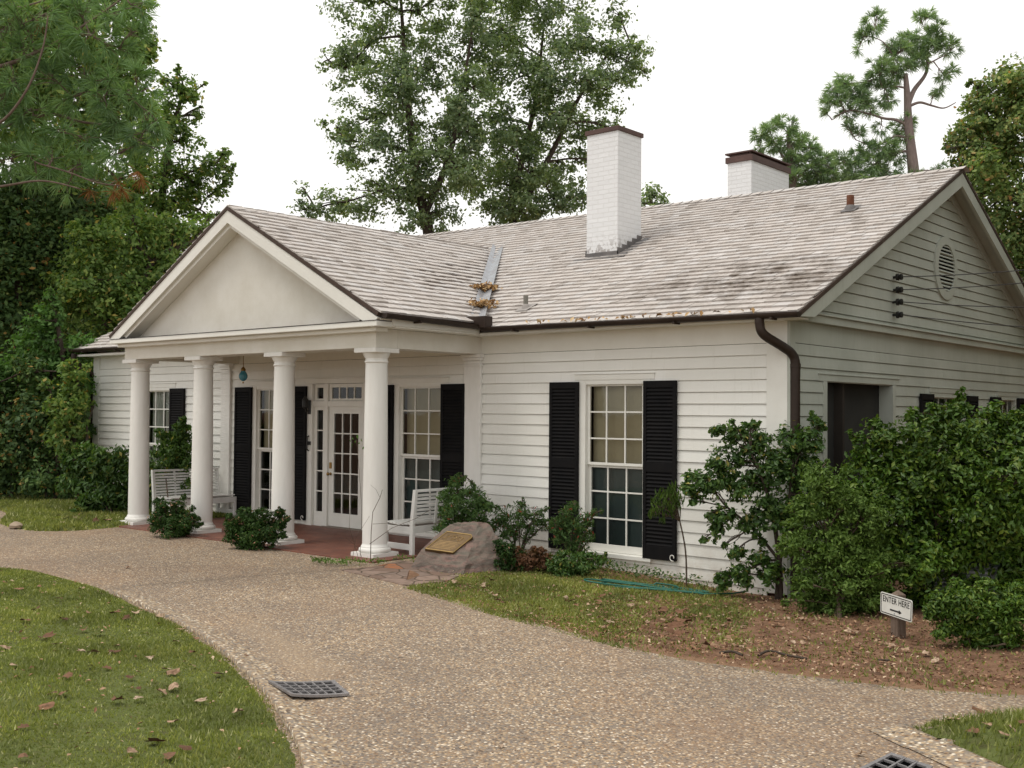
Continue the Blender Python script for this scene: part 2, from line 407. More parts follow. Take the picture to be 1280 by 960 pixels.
BARKF = simple('far_pine_bark', (.19, .145, .135, 1), (.29, .23, .21, 1), 5, .95, .1, bump=.5, bscale=14, stretch=(4, 4, 1))
STEM = simple('shrub_stem', (.085, .06, .042, 1), (.13, .10, .075, 1), 9, .9, .1)
def dryleaf():
    k = NM('dry_leaf'); oi = k.n('ObjectInfo')
    c = k.ramp(oi.outputs['Random'], [(0, (.09, .042, .025, 1)), (.3, (.25, .13, .075, 1)), (.55, (.40, .275, .185, 1)), (1, (.47, .36, .26, 1))])
    c = k.mix(k.fr(k.noise(40, 3), .4, .7), c, (.12, .07, .04, 1)); 
    k.col(c); return k.set(.8, .2)
DRYLEAF = dryleaf()
def litter():
    k = NM('leaf_litter'); c = k.ramp(k.attr(), [(0, (.07, .035, .022, 1)), (.45, (.23, .115, .065, 1)), (.8, (.36, .22, .135, 1)), (1, (.56, .43, .30, 1))]); k.col(c); return k.set(.85, .15)
LITTER = litter()
def goldlitter():
    k = NM('gold_leaf_litter'); c = k.ramp(k.attr(), [(0, (.16, .08, .03, 1)), (.5, (.40, .24, .10, 1)), (1, (.62, .46, .26, 1))]); k.col(c); return k.set(.8, .2)
GOLDL = goldlitter()

# ================================================================== GROUND
def catmull(P, n=8, closed=True):
    P = np.asarray(P, float); out = []; m = len(P)
    for i in range(m if closed else m - 1):
        p0, p1, p2, p3 = (P[(i + j - 1) % m] if closed else P[min(max(i + j - 1, 0), m - 1)] for j in range(4))
        for t in np.linspace(0, 1, n, endpoint=False):
            out.append(.5 * ((2 * p1) + (-p0 + p2) * t + (2 * p0 - 5 * p1 + 4 * p2 - p3) * t * t + (-p0 + 3 * p1 - 3 * p2 + p3) * t ** 3))
    if not closed: out.append(P[-1])
    return np.array(out)
def inside(poly, X, Y):
    c = np.zeros(X.shape, bool); n = len(poly); j = n - 1
    for i in range(n):
        xi, yi = poly[i]; xj, yj = poly[j]
        m = ((yi > Y) != (yj > Y)) & (X < (xj - xi) * (Y - yi) / (yj - yi + 1e-12) + xi)
        c ^= m; j = i
    return c
def dist_poly(poly, X, Y):
    D = np.full(X.shape, 1e9); n = len(poly)
    for i in range(n):
        a = poly[i]; b = poly[(i + 1) % n]; ab = b - a; L = ab @ ab + 1e-12
        t = np.clip(((X - a[0]) * ab[0] + (Y - a[1]) * ab[1]) / L, 0, 1)
        D = np.minimum(D, np.hypot(X - a[0] - t * ab[0], Y - a[1] - t * ab[1]))
    return D
def grid_sheet(name, xs, ys, zf, mat, kind='structure'):
    X, Y = np.meshgrid(xs, ys); Z = zf(X, Y)
    V = np.stack([X, Y, Z], -1).reshape(-1, 3); nx, ny = len(xs), len(ys)
    i = np.arange(nx - 1)[None, :] + nx * np.arange(ny - 1)[:, None]; i = i.ravel()
    o = raw(name, V, np.stack([i, i + 1, i + nx + 1, i + nx], -1), mat, smooth=True); o['kind'] = kind; return o
def terrain(X, Y):
    back = ss((Y - 14) / 30) * 1.0 + ss((-X - 17) / 25) * .8
    return gz(X, Y) - .03 + back
xs = np.unique(np.concatenate([np.linspace(-400, -40, 13), np.linspace(-40, 20, 61), np.linspace(20, 400, 13)]))
ys = np.unique(np.concatenate([np.linspace(-400, -24, 13), np.linspace(-24, 40, 65), np.linspace(40, 400, 13)]))
grid_sheet('ground', xs, ys, terrain, SOIL)
PEB_Z = lambda X, Y: gz(X, Y) + .004 * np.sin(X * 1.3) * np.sin(Y * 1.7)
grid_sheet('driveway', np.linspace(-30, 14, 221), np.linspace(-24, -.4, 119), PEB_Z, DRIVE)

def patch(name, poly, mat, rise=.035, mound=0., step=.22, kind='structure', inner=.15, base=0.):
    """a lawn or bed: polygon cut on a grid, raised from its edge inwards"""
    b = bmesh.new(); vs = [b.verts.new((x, y, 0)) for x, y in poly]; b.faces.new(vs)
    bmesh.ops.triangulate(b, faces=b.faces[:])
    lo = poly.min(0); hi = poly.max(0)
    for ax in (0, 1):
        for c in np.arange(lo[ax] + step, hi[ax], step):
            pc = [0, 0, 0]; pc[ax] = c; pn = [0, 0, 0]; pn[ax] = 1
            bmesh.ops.bisect_plane(b, geom=b.verts[:] + b.edges[:] + b.faces[:], plane_co=pc, plane_no=pn)
    V = np.array([v.co[:] for v in b.verts]); D = dist_poly(poly, V[:, 0], V[:, 1])
    Z = patch_z(V[:, 0], V[:, 1], D, rise, mound, inner, base)
    for v, z in zip(b.verts, Z): v.co.z = z
    bmesh.ops.recalc_face_normals(b, faces=b.faces)
    me = bpy.data.meshes.new(name); b.to_mesh(me); b.free()
    ea = me.attributes.new('edge', 'FLOAT', 'POINT'); ea.data.foreach_set('value', D.astype(np.float32))
    if len(me.polygons) and me.polygons[0].normal.z < 0: me.flip_normals()
    me.polygons.foreach_set('use_smooth', np.ones(len(me.polygons), bool)); me.materials.append(mat)
    o = bpy.data.objects.new(name, me); COL.objects.link(o); o['kind'] = kind
    return o
def patch_z(x, y, D, rise, mound, inner, base):
    return gz(x, y) + base - .012 + (rise + .016) * ss(D / inner) + mound * ss(D / 3.0) + .012 * np.sin(x * 2.1 + 1) * np.sin(y * 2.7) * ss(D / .5)
P_LEFT = catmull([(-9.0, -6.6), (-7.443, -5.85), (-6.656, -5.62), (-5.545, -5.698), (-4.579, -5.861), (-3.374, -6.132), (-2.248, -6.435), (-1.268, -6.793), (-.301, -7.205), (.374, -7.552), (.952, -7.882), (1.6, -8.4), (2.1, -9.2), (2.0, -11), (.5, -13.5), (-3, -15), (-7, -14.6), (-10, -12), (-10.8, -9)])
P_FAR = np.concatenate([catmull([(-10.86, -1.95), (-10.85, -2.6), (-10.84, -3.03), (-11.08, -3.43), (-11.62, -3.631), (-12.705, -3.468), (-13.6, -3.0), (-15, -2.4), (-18, -2.1), (-24, -2.4)], 6, False), np.array([(-24, 1.5), (-17, 1.5), (-16.2, -.05), (-10.9, -.05)])])
P_BED = np.concatenate([catmull([(-3.054, -3.27), (-2.173, -3.467), (-1.245, -3.747), (-.239, -4.02), (.75, -4.30), (1.45, -4.33), (2.0, -4.25), (2.55, -4.05), (3.05, -3.8), (3.35, -3.4), (3.75, -2.9), (5.0, -1.0), (6.5, 3), (7, 9)], 6, False), np.array([(7., 14.), (.05, 14.), (.05, -.02), (-4.3, -.02)]), np.array([(-4.35, -1.9), (-3.3, -2.3)])])
P_CORNER = np.concatenate([catmull([(3.95, -5.43), (3.55, -5.19), (3.33, -5.03), (3.447, -4.764), (3.56, -4.495), (3.76, -4.12), (4.3, -3.4), (5.5, -2.6), (8, -2.2)], 6, False), np.array([(11, -4), (11, -9), (7.2, -7.6)])])
patch('lawn', P_LEFT, TURF, .03, .10)
patch('far_lawn', P_FAR, TURF, .03, .06)
patch('planting_bed', P_BED, SOILB, .016, .0, .3, inner=.4)
patch('corner_lawn', P_CORNER, TURF, .05, .05)
def curb(name, line, w, side, h):
    """pebble edging that turns up towards the grass"""
    line = np.asarray(line); t = np.gradient(line, axis=0); t /= np.linalg.norm(t, axis=1)[:, None]
    nrm = np.stack([-t[:, 1], t[:, 0]], -1) * side
    prof = [(0, -.03), (0, h), (.04, h), (.3 * w + .04, h * .55), (.65 * w, h * .2), (w, .001)]
    V = []
    for q, n in zip(line, nrm):
        for o, z in prof:
            p = q + n * o; V.append((p[0], p[1], float(gz(p[0], p[1])) + .006 + z))
    k = len(prof); F = [(i * k + j, i * k + j + 1, (i + 1) * k + j + 1, (i + 1) * k + j) for i in range(len(line) - 1) for j in range(k - 1)]
    o = raw(name, V, F, CURB, smooth=True); o['kind'] = 'structure'; return o
i0 = 8 * 4
curb('kerb', P_LEFT[30:8 * 13], .22, 1, .035)
curb('kerb', catmull([(7.2, -7.6), (3.95, -5.43), (3.55, -5.19), (3.30, -5.02)], 8, False), .26, 1, .022)

def blades(name, poly, dens, h, rise, mound, inner, mat, label, lim=None, keep=None, w=.006):
    lo = poly.min(0); hi = poly.max(0)
    if lim is not None: lo = np.maximum(lo, lim[0]); hi = np.minimum(hi, lim[1])
    n = int(dens * (hi[0] - lo[0]) * (hi[1] - lo[1])); x = rng.uniform(lo[0], hi[0], n); y = rng.uniform(lo[1], hi[1], n)
    # only where the camera side can see it, thinning with distance
    q = np.stack([x, y, np.zeros(n)], 1) - CAM; d = q @ CF; u = q @ CR / np.maximum(d, .1)
    m = inside(poly, x, y) & (d > 1) & (np.abs(u) < .62)
    if keep is not None: m &= keep(x, y)
    x, y, d = x[m], y[m], d[m]; n = len(x)
    D = dist_poly(poly, x, y); z = patch_z(x, y, D, rise, mound, inner, 0.)
    hh = h * rng.uniform(.5, 1.25, n) * (1 + .35 * np.sin(x * 3.1 + np.sin(y * 2.3) * 2)) ; an = rng.uniform(0, 2 * math.pi, n); lean = rng.uniform(.1, .9, n) * hh
    la = rng.uniform(0, 2 * math.pi, n); ww = w * rng.uniform(.7, 1.4, n) * np.clip(d / 7, 1, 2.2)
    B = np.stack([x, y, z], 1); s = np.stack([np.cos(an), np.sin(an), np.zeros(n)], 1) * ww[:, None]
    T = B + np.stack([np.cos(la) * lean, np.sin(la) * lean, hh], 1)
    V = np.stack([B - s, B + s, T], 1).reshape(-1, 3); F = np.arange(3 * n).reshape(-1, 3)
    pat = .5 + .5 * np.sin(x * 1.7 + 2 * np.sin(y * 1.1)) * np.sin(y * 2.2 + x)
    a = np.clip(rng.beta(2, 2.4, n) * .75 + .22 * pat, 0, .97); a[rng.random(n) < .05] = 1.
    o = raw(name, V, F, mat, attr=a); tag(o, label, 'grass', kind='stuff'); return o
blades('grass', P_LEFT, 4000, .024, .03, .10, .15, GRASSM, 'short mown grass of the rounded lawn at the front left', w=.0055, keep=lambda x, y: rng.random(len(x)) < .78 + .3 * np.sin(x * 2.7 + 1.3 * np.sin(y * 3.1)) * np.sin(y * 2.9 + x) )
blades('grass', P_FAR, 1000, .06, .03, .06, .15, GRASSM, 'short grass of the small lawn beside the left columns', w=.008)
fade = lambda x, y: rng.random(len(x)) < np.clip(1.0 - (x + 1.2) / 1.9 + .35 * np.sin(x * 4 + y * 3), .07, 1) * np.clip((-.35 - y) / .8 + .2, .06, 1)
blades('grass', P_BED, 2600, .034, .016, 0, .4, GRASSM, 'patchy grass strip between the driveway and the house wall', keep=fade, lim=(np.array([-4.5, -5.]), np.array([4, 0.])), w=.007)
blades('grass', P_CORNER, 3200, .05, .05, .05, .15, GRASSM, 'grass of the corner lawn behind the pebble kerb at the lower right', keep=lambda x, y: rng.random(len(x)) < .75 + .5 * np.sin(x * 5 + 1) * np.sin(y * 4), lim=(np.array([3, -8.]), np.array([8, -2.])))

# flagstone walk and brick porch edge
def flagstones():
    out = [tuple(gp(u, v)[:2]) for u, v in ((468, 709), (500, 702), (520, 703), (545, 714), (575, 720), (560, 727), (508, 733), (470, 724), (425, 713))]
    k = NM('red_grey_flagstone'); vo = k.n('TexVoronoi'); vo.inputs['Scale'].default_value = 3.4; k.l(k.pos, vo.inputs['Vector'])
    ve = k.n('TexVoronoi', feature='DISTANCE_TO_EDGE'); ve.inputs['Scale'].default_value = 3.4; k.l(k.pos, ve.inputs['Vector'])
    sp = k.n('SeparateColor'); k.l(vo.outputs['Color'], sp.inputs[0])
    c = k.ramp(sp.outputs[0], [(0, C3(.20, .13, .10)), (.3, C3(.28, .20, .16)), (.55, C3(.23, .17, .14)), (.8, C3(.34, .13, .055)), (.9, C3(.30, .23, .19))], 'CONSTANT')
    c = k.mix(k.fr(k.noise(9, 5), .4, .75), c, C3(.17, .12, .09)); c = k.mix(k.fr(ve.outputs['Distance'], .015, .04, 1, 0), c, C3(.09, .065, .045)); k.col(c)
    k.bump(k.math('ADD', k.fr(ve.outputs['Distance'], .0, .05), k.math('MULTIPLY', k.noise(20, 4), .4)), .6, .012); k.set(.8, .25)
    b = MB(); b.prism([(x, y, float(gz(x, y)) - .05) for x, y in out], (0, 0, .062)); o = b.build('flagstone_path', k.m); o['kind'] = 'structure'
    jm = simple('dark_joint', (.07, .055, .042, 1), (.10, .08, .06, 1))
    for ln in ([(137, 735), (240, 727), (344, 718), (420, 713)],):
        P = catmull([gp(u, v) for u, v in ln], 8, False); t = np.gradient(P, axis=0); t /= np.linalg.norm(t, axis=1)[:, None]; n = np.stack([-t[:, 1], t[:, 0], 0 * t[:, 0]], 1) * .005
        V = np.concatenate([P + n, P - n]) + np.array([0, 0, .006]); k2 = len(P); o = raw('expansion_joint', V, [(i, i + 1, k2 + i + 1, k2 + i) for i in range(k2 - 1)], jm); o['kind'] = 'structure'
flagstones()

# ================================================================== HOUSE
house = empty('white_cottage', (-8, 5, 0), 'white clapboard cottage with columned gabled portico and shingle roof', 'house')
Fm = lambda s, o, z: (s, -o, z)          # front wall: s along x, o outwards
Sm = lambda s, o, z: (o, s, z)           # right end wall: s along y, o outwards
XL, YB = -16.085, 10.23
EXPO = .1457; ZTOP = 2.79
def clap(name, s0, s1, z0, z1, holes, mp, mat, clip=None):
    """overlapping boards, cut round the openings"""
    b = MB(); n = int(round((z1 - z0) / EXPO)) + 2
    for i in range(n):
        zt = z1 - i * EXPO; zb = zt - EXPO
        if zt < z0: break
        a, c = (s0, s1) if clip is None else clip((zb + zt) / 2)
        if c - a < .05: continue
        segs = [(a, c)]
        for h0, h1, hz0, hz1 in holes:
            if (zb + zt) / 2 < hz0 or (zb + zt) / 2 > hz1: continue
            segs = [q for p in segs for q in ((p[0], min(p[1], h0)), (max(p[0], h1), p[1])) if q[1] - q[0] > .01]
        for q0, q1 in segs:
            # butt joints at random places along a course
            cuts = [q0] + sorted(rng.uniform(q0 + .4, q1 - .4, int((q1 - q0) / 3.2)).tolist() if q1 - q0 > 1.5 else []) + [q1]
            for k in range(len(cuts) - 1):
                e0 = cuts[k] + (.001 if k else 0); e1 = cuts[k + 1]; d = rng.uniform(-.0025, .0025); w = rng.uniform(-.002, .002)
                g = .011 + w * .5                     # groove added under each board to make a dark shadow line
                P = [(0, zb - .004), (.005, zb - .004), (.005, zb + g), (.034 + d, zb + g), (.019, zt - .001), (0, zt - .001)]
                V = [mp(e0, o, z) for o, z in P] + [mp(e1, o, z) for o, z in P]
                b.add(V, [(5, 4, 3, 2), (5, 2, 1, 0), (8, 9, 10, 11), (6, 7, 8, 11), (0, 1, 7, 6), (1, 2, 8, 7), (2, 3, 9, 8), (3, 4, 10, 9), (4, 5, 11, 10), (5, 0, 6, 11)])
    return b.build(name, mat, house)
WOFF = [0, -3.652, -7.356, -11.06]
holes_f = [(-3.07 + o, -1.91 + o, .03, 2.34) for o in WOFF] + [(-8.876, -6.94, -.2, 2.44)]
clap('front_wall', XL + .25, -.27, -.22, ZTOP, holes_f, Fm, W)
holes_s = [(.86, 3.17, -.5, 2.38), (4.5, 6.1, .1, 2.25), (7.68, 8.75, .1, 2.25)]
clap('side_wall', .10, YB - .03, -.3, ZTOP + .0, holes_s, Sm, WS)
# plain walls on the sides one cannot see, frieze boards, corner boards
b = MB(); b.box((XL, .02, -.4), (XL + .1, YB, 3.2)); b.box((XL, YB - .1, -.4), (-.02, YB, 3.2)); b.build('rear_wall', W, house)
b = MB()
b.box((XL + .26, 0, ZTOP + .004), (-.27, .02, 3.16), Fm)                     # frieze, set 2 mm back of the corner board
b.box((-.27, 0, -.16), (-.003, .035, 3.14), Fm); b.box((XL, 0, -.1), (XL + .25, .035, 3.14), Fm)
b.box((-9.0, .0, 2.532), (-6.9, .012, ZTOP), Fm)
b.build('trim_board', WTRIM, house, bevel=.003)
b = MB(); b.box((.0, -.02, -.25), (.27, .03, ZTOP), lambda s, o, z: (o, s - .0, z)) if False else None
b.box((-.032, -.002, -.2), (.10, .034, 3.05), Sm); b.box((.0, 0, ZTOP + .006), (YB, .022, 3.06), Sm)
b.box((.33, .0, ZTOP - .05), (.331, .001, ZTOP - .04), Sm)
b.build('trim_board', WS, house, bevel=.003)
b = MB(); b.box((XL + .05, .05, -.5), (-.02, .15, -.09), None); b.box((-.14, .05, -.5), (-.02, YB, -.2)); 
b.build('foundation', simple('red_foundation_brick', (.16, .07, .045, 1), (.11, .05, .035, 1), 9, .9, .2, bump=.3), house)
# rooms behind the windows
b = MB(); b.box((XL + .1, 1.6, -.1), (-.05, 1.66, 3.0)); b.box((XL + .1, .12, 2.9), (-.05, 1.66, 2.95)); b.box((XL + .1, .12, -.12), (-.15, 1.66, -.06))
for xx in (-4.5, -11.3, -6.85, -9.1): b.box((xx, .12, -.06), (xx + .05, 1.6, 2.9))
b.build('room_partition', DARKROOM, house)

# ---- windows: six over six... here nine over nine panes, with casing, sill and drip cap
def window(mp, s0, lower, shade, gw=.90, cols=3, rows=3, zb=.19, zt=2.315, shutters=True, matT=WTRIM, sh_l=True, sh_r=True, half=None):
    """s0: left edge of the glass"""
    s1 = s0 + gw; zm = (zb + zt) / 2
    w = MB()
    w.box((s0 - .13, -.06, zb - .09), (s0 - .012, .036, zt + .07), mp); w.box((s1 + .012, -.06, zb - .09), (s1 + .13, .036, zt + .07), mp)
    w.box((s0 - .012, -.06, zt + .012), (s1 + .012, .032, zt + .07), mp)
    w.box((s0 - .19, -.02, zt + .073), (s1 + .19, .040, zt + .145), mp); w.box((s0 - .20, -.02, zt + .147), (s1 + .20, .05, zt + .158), mp)
    fr = w.build('window', matT, house, bevel=.003)
    s = MB(); s.box((s0 - .16, -.06, zb - .145), (s1 + .16, .075, zb - .092), mp); s.box((s0 - .13, -.02, zb - .20), (s1 + .13, .034, zb - .147), mp); s.build('sill', matT, fr, bevel=.004)
    for top in (0, 1):
        z0, z1 = (zb, zm) if not top else (zm, zt); o1 = -.012 if top else -.048; m = MB(); o0 = o1 - .034
        m.box((s0 - .011, o0, z0 - (.088 if not top else .0)), (s0 + .028, o1, z1 + .011), mp); m.box((s1 - .028, o0, z0 - (.088 if not top else 0)), (s1 + .011, o1, z1 + .011), mp)
        rb = .035; m.box((s0 + .028, o0, z0 - (.088 if not top else .0)), (s1 - .028, o1 - .001, z0 + (.01 if not top else rb)), mp)
        m.box((s0 + .028, o0, z1 - rb + (.0 if not top else .025)), (s1 - .028, o1 - .001, z1 + .011), mp)
        for c in range(1, cols): x = s0 + gw * c / cols; m.box((x - .010, o0 + .006, z0), (x + .010, o1 - .003, z1), mp)
        for r_ in range(1, rows): z = z0 + (z1 - z0) * r_ / rows; m.box((s0 + .03, o0 + .007, z - .010), (s1 - .03, o1 - .004, z + .010), mp)
        sa = m.build('sash', matT, fr)
    g = MB(); 
    g.add([mp(s0, -.028, zm), mp(s1, -.028, zm), mp(s1, -.028, zt), mp(s0, -.028, zt)], [(0, 1, 2, 3)])
    g.add([mp(s0, -.064, zb), mp(s1, -.064, zb), mp(s1, -.064, zm), mp(s0, -.064, zm)], [(0, 1, 2, 3)])
    g.build('pane', GLASS, fr)
    if shade is not None:
        c = MB()
        if shade is CURTAIN:
            n = 40
            for (a0, a1) in ((s0 + .02, s0 + .40), (s0 + .50, s1 - .02)):
                V = []; 
                for i in range(n + 1):
                    x = a0 + (a1 - a0) * i / n; o = -.14 + .018 * math.sin(i * 1.25); V += [mp(x, o, zb - .05), mp(x, o, zt)]
                c.add(V, [(2 * i, 2 * i + 2, 2 * i + 3, 2 * i + 1) for i in range(n)])
            c.build('curtain', CURTAIN, fr, smooth=True)
        else:
            n = 8; V = []
            for i in range(n + 1):
                x = s0 - .0 + (gw) * i / n; o = -.135 + .006 * math.sin(i * 1.7); V += [mp(x, o, zm - .03), mp(x, o, zt + .03)]
            c.add(V, [(2 * i, 2 * i + 2, 2 * i + 3, 2 * i + 1) for i in range(n)]); c.box((s0, -.14, zm - .05), (s1, -.128, zm - .03), mp)
            c.build('shade', SHADE, fr, smooth=True)
    if lower:
        c = MB(); c.box((s0, -.13, zb - .05), (s1, -.128, zm - .01), mp); c.build('screen', lower, fr)
    if shutters:
        if sh_l: shutter(mp, s0 - .605, zb - .10, zt + .05)
        if sh_r: shutter(mp, s1 + .045, zb - .10, zt + .05, True)
def shutter(mp, s0, z0, z1, hook=False, w=.495):
    m = MB(); s1 = s0 + w; o0, o1 = .042, .082; zm = (z0 + z1) / 2 + .03
    m.box((s0, o0, z0), (s0 + .05, o1, z1), mp); m.box((s1 - .05, o0, z0), (s1, o1, z1), mp)
    for a, c in ((z0, z0 + .17), (zm - .06, zm + .06), (z1 - .09, z1)): m.box((s0 + .05, o0 + .003, a), (s1 - .05, o1 - .002, c), mp)
    sh = m.build('shutter', BLACK, house, bevel=.004)
    l = MB()
    for a, c in ((z0 + .17, zm - .06), (zm + .06, z1 - .09)):
        n = int((c - a) / .047)
        for i in range(n):
            z = a + (c - a) * (i + .5) / n; d = .024; t = .0045
            P = [(o1 - .006, z - d), (o1 - .003, z - d + t * 2), (o0 + .010, z + d + t), (o0 + .006, z + d - t)]
            V = [mp(s0 + .05, o, zz) for o, zz in P] + [mp(s1 - .05, o, zz) for o, zz in P]
            l.add(V, [(3, 2, 1, 0), (4, 5, 6, 7), (0, 1, 5, 4), (1, 2, 6, 5), (2, 3, 7, 6), (3, 0, 4, 7)])
    l.build('louvre', BLACK, sh)
    if hook:
        k = MB(); c = (s1 - .03, .10, z0 + .05); pts = []
        for i in range(14):
            an = -.4 + i * .42; rr = .018 + .0022 * i; pts.append(mp(c[0] + rr * math.cos(an), c[1], c[2] + rr * math.sin(an)))
        k.tube(pts, .006, 6); k.build('holdback', WTRIM, sh)
window(Fm, -2.94, SCREEN, SHADE)
window(Fm, -2.94 + WOFF[1], SCREEN, SHADE)
window(Fm, -2.94 + WOFF[2], None, SHADE)
window(Fm, -2.94 + WOFF[3], None, CURTAIN, sh_l=False)
window(Sm, 4.63, None, None, 1.33, 4, 2, .3, 2.21, True, WS)
window(Sm, 7.8, None, SHADE, .82, 3, 2, .3, 2.21, True, WS)
# dark recess with screening on the right end
b = MB(); b.box((.73, .0, 2.36), (3.17, .034, 2.44), Sm); b.box((.86, -.165, -.2), (.966, .036, 2.358), Sm); b.box((3.055, -.165, -.2), (3.165, .036, 2.358), Sm); b.box((.72, 0, 2.442), (3.3, .045, 2.456), Sm)
b.build('opening_frame', WS, house, bevel=.003)
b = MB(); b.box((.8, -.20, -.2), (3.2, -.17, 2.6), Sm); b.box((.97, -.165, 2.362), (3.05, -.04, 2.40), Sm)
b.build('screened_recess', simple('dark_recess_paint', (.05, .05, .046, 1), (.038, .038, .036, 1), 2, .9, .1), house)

# ---- door with sidelights and transom
DX = -7.907
def door():
    mp = Fm
    f = MB(); zt = 2.40
    # outer casing
    f.box((-8.876, -.05, -.05), (-8.735, .036, 2.404), mp); f.box((-7.079, -.05, -.05), (-6.938, .036, 2.404), mp)
    f.box((-8.90, -.05, 2.406), (-6.914, .042, 2.49), mp); f.box((-8.93, -.02, 2.492), (-6.884, .055, 2.512), mp)
    # mullions between sidelights and door, transom bar
    for a in (-8.436, -7.468): f.box((a, -.06, -.03), (a + .090, .022, 2.403), mp)
    f.box((-8.734, -.06, 2.02), (-8.437, .018, 2.115), mp); f.box((-8.345, -.06, 2.02), (-7.469, .018, 2.115), mp); f.box((-7.377, -.06, 2.02), (-7.08, .018, 2.115), mp)
    fr = f.build('door_frame', WTRIM, house, bevel=.003)
    def light(name, s0, s1, z0, z1, cols, rows, st, bot, par):
        m = MB(); o0, o1 = -.05, -.012
        m.box((s0 - st, o0, z0 - bot), (s0, o1, z1 + st), mp); m.box((s1, o0, z0 - bot), (s1 + st, o1, z1 + st), mp)
        m.box((s0, o0, z1), (s1, o1 - .001, z1 + st), mp); m.box((s0, o0, z0 - bot), (s1, o1 - .001, z0), mp)
        for c in range(1, cols): x = s0 + (s1 - s0) * c / cols; m.box((x - .010, o0 + .005, z0), (x + .010, o1 - .004, z1), mp)
        for r_ in range(1, rows): z = z0 + (z1 - z0) * r_ / rows; m.box((s0, o0 + .006, z - .010), (s1, o1 - .005, z + .010), mp)
        o = m.build(name, WTRIM, par)
        g = MB(); g.add([mp(s0, -.03, z0), mp(s1, -.03, z0), mp(s1, -.03, z1), mp(s0, -.03, z1)], [(0, 1, 2, 3)]); g.build('pane', GLASS, o); return o
    light('sidelight', -8.66, -8.50, .257, 1.96, 1, 5, .07, .28, house)
    light('sidelight', -7.315, -7.155, .257, 1.96, 1, 5, .07, .28, house)
    light('transom', -8.66, -8.50, 2.155, 2.34, 1, 1, .06, .035, house)
    light('transom', -8.28, -7.535, 2.155, 2.34, 4, 1, .06, .035, house)
    light('transom', -7.315, -7.155, 2.155, 2.34, 1, 1, .06, .035, house)
    d = light('door', -8.215, -7.60, .256, 1.905, 3, 5, .125, .22, house)
    h = MB(); h.lathe([(.024, 0), (.024, .006), (.009, .012), (.009, .04), (.026, .05), (.028, .065), (.018, .08), (.002, .083)], (0, 0, 0), 16)
    V = h.v[0]; h.v[0] = np.stack([V[:, 0] - 8.285, -V[:, 2] + .012, V[:, 1] + .90], 1)
    h.build('handle', BRASS, d, smooth=R(40)); h = MB(); h.box((-8.31, -.01, .99), (-8.26, .002, 1.09), mp); h.build('lock_plate', BRASS, d)
    t = MB(); t.box((-8.44, -.05, -.02), (-7.37, .09, .03), mp); t.build('threshold', simple('worn_threshold', (.25, .2, .16, 1), (.18, .14, .11, 1)), house, bevel=.004)
door()
# red rug inside/at threshold is only the darker brick; wall hardware beside the door
def sconce(s, z, tall):
    m = MB(); m.box((s - .035, .035, z - .13), (s + .035, .05, z + .11), Fm)
    m.tube([Fm(s, .05, z - .06), Fm(s, .11, z - .09), Fm(s, .13, z - .03)], .010, 6)
    m.lathe([(.02, 0), (.05, .03), (.055, .15), (.03, .19), (.012, .22)], Fm(s, .13, z - .04), 8)
    return m.build('wall_lamp', IRON, house, smooth=R(40))
sconce(-8.80, 2.02, 1); sconce(-6.83, 1.86, 1)
m = MB(); m.tube([Fm(-8.81, .04, 1.52), Fm(-8.81, .075, 1.50), Fm(-8.81, .08, 1.3), Fm(-8.81, .04, 1.27)], .013, 6); m.box((-8.865, .036, 1.37), (-8.755, .05, 1.43), Fm); m.build('bracket', IRON, house)

# ---- roof
EAVE = lambda x: 3.107 - (x - .3) * .0062          # the old eave and ridge are not quite level
RIDGE = lambda x: 5.683 - (x - .3) * .0125
YR = 5.115; YE = -.35
def course_roof(b, P, L, S, up_per=.165, thick=.027, skip=None):
    """P(l, s): point on the plane, l metres along the eave, s metres up the slope"""
    n = int(S / up_per) + 1; e = np.array
    for i in range(n):
        s0 = i * up_per - (.03 if i == 0 else 0); s1 = min(s0 + up_per * 1.7, S + .01); l = -rng.uniform(0, .12)
        while l < L:
            w = rng.uniform(.085, .21); l0 = max(l, 0) + .002; l1 = min(l + w, L) - .002; l += w
            if l1 - l0 < .02: continue
            if skip and skip((l0 + l1) / 2, s0): continue
            ds = rng.normal(0, .004); th = thick * rng.uniform(.85, 1.2); lift = rng.uniform(0, .003) + (.008 if rng.random() < .03 else 0)
            t = rng.uniform(-.004, .004)
            p00, n0 = P(l0, s0 + ds); p10, _ = P(l1, s0 + ds + t); p11, _ = P(l1, s1); p01, _ = P(l0, s1)
            base = .010 + lift
            V = [p00 + n0 * base, p10 + n0 * base, p10 + n0 * (base + th), p00 + n0 * (base + th), p01 + n0 * .004, p11 + n0 * .004]
            b.add(V, [(0, 1, 2, 3), (3, 2, 5, 4), (0, 3, 4), (1, 5, 2), (0, 4, 5, 1)], float(np.clip(rng.normal(.5, .22), 0, 1)))
def nrm(a, b_):
    n = np.cross(a, b_); return n / np.linalg.norm(n)
def plane_fn(A, B, Cc, D):
    """bilinear patch: A->B along the eave, D->C along the ridge"""
    A, B, Cc, D = (np.asarray(q, float) for q in (A, B, Cc, D)); L = np.linalg.norm(B - A); S = np.linalg.norm(D - A); n = nrm(B - A, D - A)
    def P(l, s):
        u, v = l / L, s / S; return (A * (1 - u) + B * u) * (1 - v) + (D * (1 - u) + Cc * u) * v, n
    return P, L, S
x0, x1 = -16.30, .3
roofb = MB()
Pf, L, S = plane_fn((x0, YE, EAVE(x0)), (x1, YE, EAVE(x1)), (x1, YR, RIDGE(x1)), (x0, YR, RIDGE(x0)))
course_roof(roofb, Pf, L, S, skip=lambda l, s: (-10.6 < x0 + l < -5.4) and s < 1.2)
